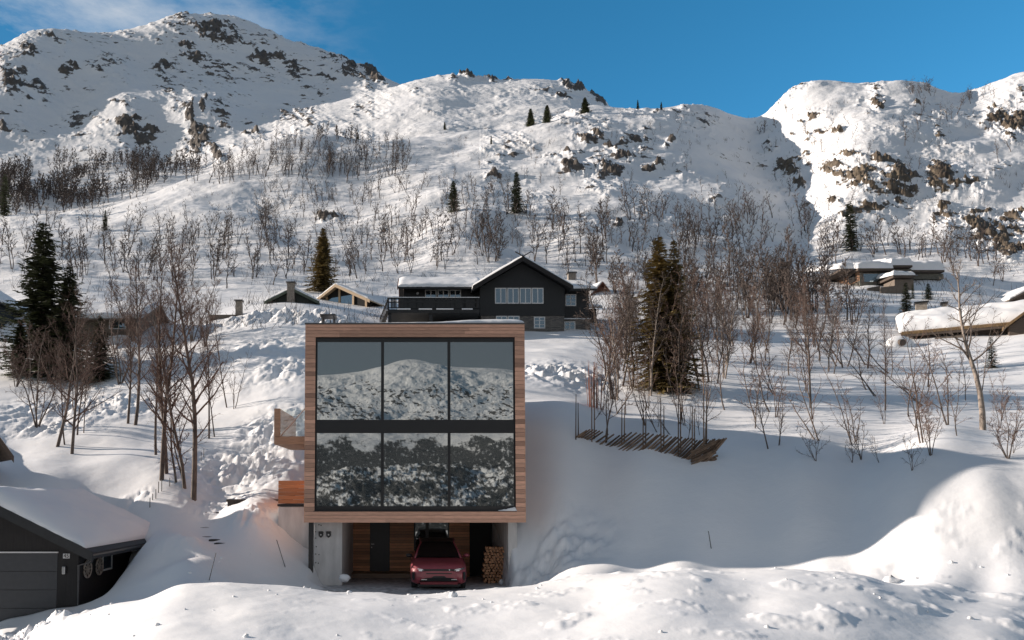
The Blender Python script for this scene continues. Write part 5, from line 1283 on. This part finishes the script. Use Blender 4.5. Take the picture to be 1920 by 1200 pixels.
def gen_spruce(seed, H=9.0, R=1.9, per=7, dens=16, step=.27, low=.04, droop=.35, leaf=.30):
    r = random.Random(seed); T, C = MB(), MB()
    T.tube([(0, 0, -.4), (0, 0, H * .5), (r.uniform(-.05, .05), 0, H)], [H * .017, H * .010, .012], 7)
    z = H * low
    V_, F_, TT = [], [], []
    while z < H * .995:
        f = z / H; rad = R * ((1 - f) ** .85) * r.uniform(.72, 1.15) + .05
        if f < .12: rad *= .55 + f * 3.7
        k = max(3, int(per * (1 - .35 * f)))
        a0 = r.uniform(0, 6.28)
        for i in range(k):
            a = a0 + i * 6.2832 / k + r.uniform(-.3, .3); L = rad * r.uniform(.65, 1.12)
            el = -droop * (1 - f) + .35 * f + r.uniform(-.12, .12)
            u_ = Vector((math.cos(a), math.sin(a), 0)); side = Vector((-math.sin(a), math.cos(a), 0))
            n = max(3, int(dens * L / R)) ; tint = r.uniform(.1, .9)
            prev = Vector((0, 0, z))
            for j in range(n):
                s = (j + .6) / n; x = L * s
                zz = z + x * math.tan(el) - .10 * L * math.sin(s * 2.2) + .16 * L * max(0, s - .6)
                p = u_ * x + Vector((0, 0, zz))
                for sg in (-1, 1):
                    ll = leaf * (1.25 - .75 * s) * r.uniform(.6, 1.25) * (.5 + .5 * min(1, L / .7)); w_ = ll * .21
                    d = (u_ * r.uniform(.55, 1.0) + side * sg * r.uniform(.5, 1.0) + Vector((0, 0, r.uniform(-.40, .12)))).normalized()
                    nn = d.cross(Vector((0, 0, 1)) + u_ * r.uniform(-.7, .7)).normalized() * w_
                    i0 = len(V_)
                    V_.extend([p - nn * .6, p + d * ll * .55 - nn, p + d * ll, p + d * ll * .55 + nn, p + nn * .6]); F_.append((i0, i0 + 1, i0 + 2, i0 + 3, i0 + 4)); TT.append(tint)
        z += step * r.uniform(.8, 1.2) * (1.15 - .4 * f)
    C.add(np.asarray([tuple(v) for v in V_]), F_)
    C.t[-1] = np.asarray(TT)
    return T, C
def meshes(T, C, mt, mc, n1='trunk', n2='crown'):
    a = T.mesh(n1); a.materials.append(mt); a.polygons.foreach_set('use_smooth', np.ones(len(a.polygons), bool))
    c = C.mesh(n2); c.materials.append(mc); return a, c
def plant(name, pair, loc, scale, rz, label, cat, group=None, tilt=(0, 0), sx=1.0):
    t = bpy.data.objects.new(name, None); COL.objects.link(t); t.location = loc; t.rotation_euler = (tilt[1], tilt[0], rz)
    t.scale = (scale * sx, scale * sx, scale); tag(t, label, cat, group)
    for nm, me in zip(('trunk', 'crown'), pair):
        o = bpy.data.objects.new(nm, me); COL.objects.link(o); o.parent = t
    return t

R_ = random.Random(11)
BIG = [meshes(*gen_birch(100 + i, 10, 42, 8, 5, .115, low=.22, blen=.235, tw=.0065, bend=.05, upw=.8), M['bark'], M['twigred']) for i in range(4)]
OPEN = [meshes(*gen_birch(130 + i, 9, 26, 9, 5, .13, stems=1, low=.12, blen=.46, tw=.007, bend=.08, upw=.7), M['bark'], M['twigred']) for i in range(2)]
BUSH = [meshes(*gen_birch(140 + i, 5, 34, 7, 5, .07, stems=5, spread=.55, low=.15, blen=.34, tw=.007), M['bark'], M['twigred']) for i in range(3)]
MID = [meshes(*gen_birch(150 + i, 7, 26, 7, 4, .085, stems=1 + i % 2, spread=.22, low=.18, blen=.33, tw=.0085), M['barkpale'] if i % 3 == 0 else M['bark'], M['twigred'] if i % 2 else M['twig']) for i in range(6)]
SAP = [meshes(*gen_birch(160 + i, 4, 16, 4, 2, .034, stems=1 + i % 3, spread=.35, low=.10, blen=.30, tw=.006, bend=.12), M['bark'], M['twigred']) for i in range(5)]
SHRUB = [meshes(*gen_birch(170 + i, 1.8, 12, 5, 2, .025, stems=4, spread=.9, low=.1, blen=.5, tw=.005), M['bark'], M['twig']) for i in range(3)]
def at(px, py, ymin=14, ymax=1100):
    p = hit(px, py, ymin, ymax); return p if p is not None else P(px, py, 60)

# -- birches left of the house, each with its own place
for bx_, by_, ty, pr, lean, sx, lb in (
    (108, 838, 560, OPEN[0], -.16, 1.0, 'spreading bare birch leaning left, nearest the dark roof corner at left edge'),
    (121, 834, 640, BIG[1], .05, .8, 'thin bare birch just right of the left leaning birch'),
    (135, 851, 590, OPEN[1], .0, .9, 'bare birch with forked trunk standing lowest on the left snow bench'),
    (145, 816, 620, BIG[2], -.10, .8, 'bare birch slanting behind the forked birch on the left bench'),
    (157, 812, 640, BIG[3], .0, .6, 'straight slim bare birch, right one of the left bench birches'),
    (240, 794, 540, BIG[0], -.06, .9, 'bare birch at the foot of lumpy snow bank, left of twin trunks'),
    (254, 797, 475, BIG[1], .03, 1.0, 'thick bare birch trunk beside the lumpy ploughed snow bank'),
    (292, 853, 540, BIG[2], .0, .8, 'slender birch at left of the clump beside the steps'),
    (303, 900, 455, BIG[3], -.05, 1.0, 'tall bare birch standing first in the clump left of the steps'),
    (312, 888, 490, BIG[0], .05, .85, 'tall birch leaning slightly right in the middle of the clump by the steps'),
    (346, 915, 560, OPEN[1], -.14, .7, 'crooked bare birch among the small stems beside the plank steps'),
    (363, 936, 450, BIG[1], .02, 1.05, 'thickest bare birch trunk, lowest in the clump beside plank steps'),
    (349, 912, 690, SAP[1], .0, 1.3, 'short thin birch sapling beside the thickest trunk near the steps'),
    (330, 905, 660, SAP[3], .08, 1.3, 'short twiggy sapling in the middle of the birch clump'),
    (392, 822, 560, BIG[2], .05, .7, 'bare birch right behind the clump, above the snowy path'),
    (402, 820, 600, BIG[3], -.12, .65, 'thin birch leaning left at the right end of the clump'),
    (425, 764, 560, OPEN[0], -.16, .55, 'small crooked birch leaning left over the snowy path'),
    (439, 766, 640, SAP[2], .0, 1.1, 'thin upright sapling by the snowy path left of the house')):
    p = at(bx_, by_, 27); H = (by_ - ty) / F * p.y
    b0 = {0: 10}.get(0)
    base_h = 10 if pr in BIG else 9 if pr in OPEN else 4
    plant('birch_tree', pr, tuple(p), H / base_h, R_.uniform(0, 6.28), lb, 'tree', 'bare birches left of the house', (lean, 0), sx)
for bx_, by_, ty, pr, lb in ((70, 800, 600, BUSH[0], 'large reddish bare bush before the dark spruces at left'), (98, 720, 590, BUSH[1], 'brown twiggy bush between the two dark spruces'), (160, 722, 610, BUSH[2], 'brown bush under the second dark spruce at left'),
                             (30, 725, 600, BUSH[1], 'reddish twiggy bush at the left edge below the dark cabin'), (225, 720, 520, BUSH[0], 'tall reddish bush in front of the low grey cabin'), (250, 640, 470, BUSH[2], 'dense reddish birch thicket behind the low grey cabin'),
                             (360, 640, 470, BUSH[1], 'brown thicket right of the low grey cabin gable'), (385, 650, 520, BUSH[0], 'bare bush on slope between grey cabin and buried cabin')):
    p = at(bx_, by_, 30); H = (by_ - ty) / F * p.y
    plant('bare_bush', pr, tuple(p), H / 5, R_.uniform(0, 6.28), lb, 'bush', 'reddish bare bushes on the left', (0, 0), 1.05)

# -- spruces: px, base py, top py, width factor, gold?, label
SPN = [meshes(*gen_spruce(200 + i, 9, 3.0, 9, 26, .22, leaf=.42, droop=.34), M['barkdark'], M['needle']) for i in range(2)]
SPG = [meshes(*gen_spruce(210 + i, 9, 2.5, 10, 22, .20, leaf=.42, droop=.50), M['barkdark'], M['needlesunlit']) for i in range(2)]
SPF = [meshes(*gen_spruce(220 + i, 9, 2.2, 8, 10, .38, leaf=.62, droop=.50), M['barkdark'], M['needle']) for i in range(3)]
for px, py, ty, sx, lib, lb in (
    (76, 700, 410, 1.2, SPN[0], 'tall dark green spruce at left, before the dark cabin'), (125, 712, 492, 1.15, SPN[1], 'shorter dark spruce just right of the tall one at left'), (185, 716, 590, 1.35, SPN[0], 'wide low spruce with drooping branches right of the dark pair'), (35, 705, 600, 1.2, SPN[1], 'half hidden dark spruce low at left edge'),
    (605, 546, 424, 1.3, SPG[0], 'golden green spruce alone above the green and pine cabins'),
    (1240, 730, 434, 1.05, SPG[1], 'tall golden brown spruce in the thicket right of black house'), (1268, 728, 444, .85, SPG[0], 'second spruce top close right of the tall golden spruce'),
    (850, 398, 336, 1.25, SPF[0], 'dark spruce on the slope left above the black house roof'), (969, 400, 318, 1.1, SPF[1], 'slim dark spruce on the slope straight above the black gable'),
    (995, 237, 202, 1.7, SPF[2], 'left one of the pair of small spruces on hill crest'), (1026, 230, 195, 1.6, SPF[0], 'right one of the pair of small spruces on hill crest'), (1097, 214, 181, 1.9, SPF[1], 'spruce on hill crest under the rocky second peak'),
    (1196, 204, 186, 1.0, SPF[2], 'tiny spruce against the sky on the crest, left one'), (1240, 206, 190, 1.0, SPF[0], 'tiny spruce against the sky on the crest, right one'), (834, 244, 228, 1.2, SPF[1], 'tiny dark spruce alone on the bright slope below second peak'), (671, 262, 248, 1.2, SPF[2], 'tiny dark spruce in the shaded bowl'), (921, 272, 254, .9, SPF[0], 'tiny spruce lower on the bright slope, left of the crest pair'),
    (1596, 470, 372, 1.0, SPF[1], 'tall dark spruce below the cliffs, above the flat roofed cabin'), (1700, 592, 528, 1.3, SPF[2], 'dark spruce in front of the flat roofed cabin annex'), (1741, 562, 530, 1.6, SPF[0], 'small round spruce right of the dark one near flat cabin'), (1712, 560, 530, .8, SPF[1], 'small slim spruce beside the annex'), (8, 405, 322, .9, SPF[0], 'dark spruce at left edge in the shaded valley grove'), (197, 432, 392, 1.0, SPF[2], 'small dark spruce on shaded slope above the left cabins'), (1860, 690, 630, 1.2, SPF[1], 'thin ragged spruce behind the lone pale birch'), (1450, 560, 505, .9, SPF[0], 'small dark spruce among the birches left of flat cabin')):
    p = at(px, py, 30); H = (py - ty) / F * p.y
    plant('spruce_tree', lib, tuple(p), H / 9, R_.uniform(0, 6.28), lb, 'tree', 'spruces', (0, 0), sx)

# -- thicket right of the black house
def zone(n, poly, hr, libs, name, label, cat, group, base_h, sxr=(.8, 1.15), ymin=24, tilt=.10):
    xs = [a for a, _ in poly]; ys = [b_ for _, b_ in poly]; k = 0; tries = 0
    def inside(x, y):
        c = False; j = len(poly) - 1
        for i in range(len(poly)):
            if (poly[i][1] > y) != (poly[j][1] > y) and x < (poly[j][0] - poly[i][0]) * (y - poly[i][1]) / (poly[j][1] - poly[i][1]) + poly[i][0]: c = not c
            j = i
        return c
    while k < n and tries < n * 30:
        tries += 1; x, y = R_.uniform(min(xs), max(xs)), R_.uniform(min(ys), max(ys))
        if not inside(x, y): continue
        p = at(x, y, ymin)
        plant(name, R_.choice(libs), tuple(p), R_.uniform(*hr) / base_h, R_.uniform(0, 6.28), label, cat, group, (R_.gauss(0, tilt), R_.gauss(0, tilt)), R_.uniform(*sxr)); k += 1
zone(36, [(1112, 690), (1180, 650), (1330, 650), (1330, 735), (1120, 760)], (4.5, 6.6), MID, 'birch_tree', 'reddish bare birch in the dense thicket round the golden spruce', 'tree', 'birches of the thicket by the golden spruce', 7)
zone(24, [(1120, 640), (1130, 610), (1400, 600), (1400, 650)], (4.2, 6.2), MID, 'birch_tree', 'bare birch in the back row between black house and birch field', 'tree', 'back row birches right of the black house', 7)
zone(30, [(1330, 640), (1560, 640), (1640, 690), (1340, 720)], (3.4, 5.6), MID, 'birch_tree', 'bare birch on the sunlit field left of the sod roofed cabin', 'tree', 'birches on the sunlit right field', 7, tilt=.14)
zone(30, [(1350, 700), (1860, 690), (1890, 840), (1450, 830), (1340, 780)], (2.6, 4.6), SAP, 'birch_sapling', 'thin reddish birch sapling on the sunlit field behind the fence', 'tree', 'saplings on the sunlit field', 4, tilt=.2)
zone(14, [(1100, 750), (1180, 745), (1340, 800), (1345, 845), (1240, 820), (1110, 800)], (1.8, 3.8), SAP, 'birch_sapling', 'bare sapling growing right behind the pole fence', 'tree', 'saplings behind the pole fence', 4, tilt=.25)
for bx_, by_, ty, pr, bh_, lean, sx, lb in (
    (1135, 830, 640, MID[1], 7, -.05, .9, 'dark crooked birch growing through the left end of the fence'),
    (1322, 835, 640, MID[3], 7, .05, .6, 'slim birch at right end of the pole fence'),
    (1185, 730, 560, MID[0], 7, .22, 1.0, 'leaning multi-stem birch on the bank behind the fence'),
    (1327, 660, 560, MID[2], 7, .0, .8, 'bare birch at the left rim of the sunlit field'),
    (1520, 765, 520, BIG[2], 10, .02, .8, 'tall orange trunked birch in the middle of the sunlit field'),
    (1660, 770, 560, BIG[3], 10, .0, .7, 'tall slim birch left of the stump in the sunlit field'),
    (1418, 690, 540, BIG[0], 10, -.04, .7, 'tall dark birch at the left side of the sunlit field'),
    (1745, 855, 690, BUSH[1], 5, .0, .8, 'fan shaped bare bush near the shadow tip'),
    (1890, 860, 730, BUSH[0], 5, .0, 1.1, 'dense dark bush at right edge beside the pale birch'),
    (1875, 800, 690, BUSH[2], 5, .0, .7, 'reddish bush behind the right edge bush'),
    (1440, 842, 690, MID[4], 7, .12, .8, 'dark multi-stem birch at the edge of the house shadow'),
    (1460, 835, 700, MID[5], 7, -.2, .7, 'leaning birch stems right of the shadow edge birch'),
    (1530, 865, 790, SHRUB[0], 1.8, 0, 1, 'low twiggy shrub in the house shadow, left one'), (1615, 862, 765, SHRUB[1], 1.8, 0, 1, 'dark twiggy shrub in the shadow edge, middle one'),
    (1598, 868, 815, SHRUB[2], 1.8, 0, 1, 'tiny twigs left of the middle shadow shrub'), (1710, 882, 810, SHRUB[0], 1.8, 0, .8, 'dark shrub lowest in the house shadow near its tip'), (1648, 868, 810, SHRUB[2], 1.8, .3, .6, 'short leaning twigs between the two shadow shrubs'), (1900, 850, 790, SHRUB[1], 1.8, 0, 1, 'low shrub at the right picture edge')):
    p = at(bx_, by_, 20); H = (by_ - ty) / F * p.y
    nm = 'bare_bush' if pr in BUSH else 'shrub' if pr in SHRUB else 'birch_tree'
    plant(nm, pr, tuple(p), H / bh_, R_.uniform(0, 6.28), lb, 'bush' if nm != 'birch_tree' else 'tree', 'shrubs by the shadow edge' if nm == 'shrub' else None, (lean, 0), sx)
lone = meshes(*gen_birch(301, 9, 24, 7, 4, .15, low=.38, blen=.36, tw=.009, bend=.05), M['barkpale'], M['bark'])
p = at(1843, 806, 24); plant('birch_tree', lone, tuple(p), (806 - 500) / F * p.y / 9, 1.0, 'lone pale trunked birch with open crown at the right side', 'tree')
p = at(1114, 765, 26)
def orange():
    r = random.Random(5); T = MB(); C = MB()
    for k in range(26):
        a = r.uniform(0, 6.28); d = r.uniform(0, .45); x, y = d * math.cos(a), d * math.sin(a) * .6; h = r.uniform(1.4, 2.3)
        (T if k < 6 else C).tube([(x, y, -.2), (x * 1.2, y * 1.2, h * .5), (x * 1.35 + r.gauss(0, .05), y * 1.3, h)], [.014, .011, .005], 4)
    return T, C
plant('dry_shrub', meshes(*orange(), mat('orange stems', (.26, .085, .04), .8, var=.3), mat('rust twigs', (.20, .075, .045), .8, var=.3)), tuple(p), 1.0, 0, 'upright bundle of orange stems at the left end of the pole fence', 'bush')

# -- birches of the hills: the largest in view are objects, the rest one mass
FAR = []
for i in range(7):
    T, C = gen_birch(400 + i, 6, 17, 5, 2, .10, stems=1 + i % 3, spread=.28, low=.22, blen=.34, sides=3, tw=.034, bend=.13)
    FAR.append((T, C))
cand = []
def grove(n, poly, hr, label, group, ymin=84, ymax=1100):
    xs = [a for a, _ in poly]; ys = [b_ for _, b_ in poly]; k = 0; tr_ = 0
    def inside(x, y):
        c = False; j = len(poly) - 1
        for i in range(len(poly)):
            if (poly[i][1] > y) != (poly[j][1] > y) and x < (poly[j][0] - poly[i][0]) * (y - poly[i][1]) / (poly[j][1] - poly[i][1]) + poly[i][0]: c = not c
            j = i
        return c
    while k < n and tr_ < n * 40:
        tr_ += 1; x, y = R_.uniform(min(xs), max(xs)), R_.uniform(min(ys), max(ys))
        if not inside(x, y): continue
        if perlin(np.array([x / 60.]), np.array([y / 26.]), 5)[0] < R_.uniform(-.5, .35): continue
        p = hit(x, y, ymin, ymax)
        if p is None: continue
        k += 1; H = R_.uniform(*hr) * R_.uniform(.75, 1.1)
        cand.append((H / p.y, p, H, label, group))
grove(430, [(-20, 412), (-20, 330), (120, 300), (300, 300), (420, 312), (470, 290), (330, 345), (260, 372), (150, 398)], (8, 13), 'bare tree of the dark grove at the foot of the big left mountain', 'grove at the foot of the mountain', 300)
grove(240, [(330, 345), (470, 285), (620, 258), (760, 275), (760, 330), (640, 345), (520, 330), (400, 350)], (4.5, 7.5), 'bare birch along the bright ridge in front of the big mountain', 'ridge birches')
grove(110, [(-20, 540), (-20, 420), (250, 420), (480, 420), (480, 545), (250, 540)], (4.5, 7.5), 'bare birch on the shaded slope behind the left cabins', 'birches behind the left cabins')
grove(260, [(480, 350), (700, 340), (1000, 360), (1000, 470), (900, 500), (730, 520), (480, 540)], (4, 6.5), 'bare birch on the slope above the green and black cabins', 'birches above the black house')
grove(260, [(1000, 420), (1200, 400), (1500, 400), (1580, 480), (1560, 590), (1250, 600), (1120, 540), (1000, 500)], (4, 7), 'bare birch on the slope right of the black house, below the gully', 'birches below the gully')
grove(60, [(700, 300), (1000, 250), (1330, 225), (1400, 300), (1400, 400), (1000, 400), (760, 330)], (2.2, 4), 'small bare birch on the open bright hill above the black house', 'small birches on the open hill')
grove(60, [(1400, 240), (1500, 180), (1760, 185), (1900, 200), (1900, 300), (1500, 420), (1420, 340)], (3, 5.5), 'bare birch clinging to the snowy cliff hill on the right', 'birches on the cliff hill')
grove(26, [(1700, 175), (1735, 168), (1800, 186), (1870, 175), (1870, 190), (1800, 200), (1730, 185)], (3.5, 5.5), 'bare birch on the skyline of the cliff hill', 'skyline birches of the cliff hill')
grove(45, [(1480, 480), (1560, 440), (1860, 480), (1920, 520), (1850, 540), (1770, 500), (1600, 480), (1560, 520)], (4, 6.5), 'bare birch on the sunny slope behind the flat roofed cabin', 'birches behind the flat roofed cabin')
grove(45, [(1400, 560), (1540, 560), (1600, 590), (1660, 622), (1400, 620)], (4.5, 7), 'bare birch between the thicket and the sod roofed cabin', 'birches left of the sod cabin', 60)
cand.sort(key=lambda c: -c[0])
n_near = sum(1 for o in bpy.data.objects if o.name.startswith('birch_tree'))
far_me = []
for T, C in FAR:
    m_ = MB(); m_.v = T.v + C.v; m_.n = T.n + C.n; m_.f = T.f + [q_ + T.n for q_ in C.f]; m_.t = T.t + C.t
    me = m_.mesh('birch_tree'); me.materials.append(M['twig']); far_me.append((me, m_))
NOBJ = max(0, 292 - n_near)
for s_, p, H, lb, gr in cand[:NOBJ]:
    o = bpy.data.objects.new('birch_tree', R_.choice(far_me)[0]); COL.objects.link(o)
    o.location = p; o.scale = (H / 6 * R_.uniform(.8, 1.1),) * 2 + (H / 6,); o.rotation_euler = (R_.gauss(0, .09), R_.gauss(0, .09), R_.uniform(0, 6.28)); tag(o, lb, 'tree', gr)
wood = MB()
LOW = []
for i in range(5):
    T, C = gen_birch(500 + i, 6, 10, 3, 1, .10, stems=1 + i % 3, spread=.3, low=.2, blen=.36, sides=3, tw=.045, bend=.13); LOW.append((T, C))
LOWv = []
for i in range(4):
    LOW.append(gen_birch(520 + i, 6, 14, 4, 1, .13, stems=1 + i % 2, spread=.2, low=.2, blen=.34, sides=3, tw=.085, bend=.12))
for T, C in LOW:
    fs_ = {}
    for q_, off in [(f, 0) for f in T.f] + [(f, T.n) for f in C.f]: fs_.setdefault(q_.shape[1], []).append(q_ + off)
    LOWv.append((np.concatenate(T.v + C.v), {k: np.concatenate(v_) for k, v_ in fs_.items()}))
def scatter(mb, V_, Fd, p, s, a, tx=0, ty=0):
    c_, s_ = math.cos(a), math.sin(a); x = V_[:, 0] + V_[:, 2] * tx; y = V_[:, 1] + V_[:, 2] * ty
    v = np.stack([x * c_ - y * s_, x * s_ + y * c_, V_[:, 2]], -1) * s + np.asarray(tuple(p))
    first = True
    for k, q_ in Fd.items():
        mb.f.append(q_ + mb.n); mb.t.append(np.full(len(q_), .5))
    mb.v.append(v); mb.n += len(v)
for s_, p, H, lb, gr in cand[NOBJ:]:
    V_, Fd = R_.choice(LOWv[5:] if p.y > 240 else LOWv[:5]); scatter(wood, V_, Fd, p, H / 6, R_.uniform(0, 6.28), R_.gauss(0, .1), R_.gauss(0, .1))
stuff(wood.build('distant_birchwood', M['twig']))
# small twigs sticking out of the snow all over the hill
und = MB(); ru = np.random.default_rng(6)
n = 0
for _ in range(5200):
    x, y = ru.uniform(-20, 1930), ru.uniform(185, 620)
    if perlin(np.array([x / 90.]), np.array([y / 40.]), 8)[0] < ru.uniform(-.6, .5): continue
    p = hit(x, y, 62, 420) if n < 2600 else None
    if p is None: continue
    n += 1
    k = ru.integers(2, 6)
    for _k in range(k):
        h = ru.uniform(.35, 1.5); o = np.array([p.x + ru.normal(0, .35), p.y + ru.normal(0, .35), p.z - .15]); d = np.array([ru.normal(0, .4), ru.normal(0, .4), 1.0]) * h
        w_ = .014 + .00009 * p.y
        und.tube([o, o + d * .55 + [ru.normal(0, .05), 0, 0], o + d], [w_, w_ * .8, w_ * .3], 3, False)
stuff(und.build('undergrowth', M['twig']))

cl = MB(); rc = np.random.default_rng(12)
for _ in range(420):
    if rc.random() < .6: x, y = rc.uniform(-9, 15), rc.uniform(12.5, 20.5)
    else: x, y = rc.uniform(-11, 6), rc.uniform(20, 26)
    if -3.3 < x < 3.4 and y > 24.5: continue
    if perlin(np.array([x * .5]), np.array([y * .5]), 9)[0] < rc.uniform(-.2, .6): continue
    r = rc.gamma(1.6, .016) + .012
    z = gz(x, y)
    cl.ball((x, y, z + r * .25), (r * rc.uniform(.8, 1.5), r * rc.uniform(.8, 1.3), r * .8), 6, jit=.6, rnd=rc)
stuff(cl.build('snow_clods', M['roofsnow'], smooth=True))
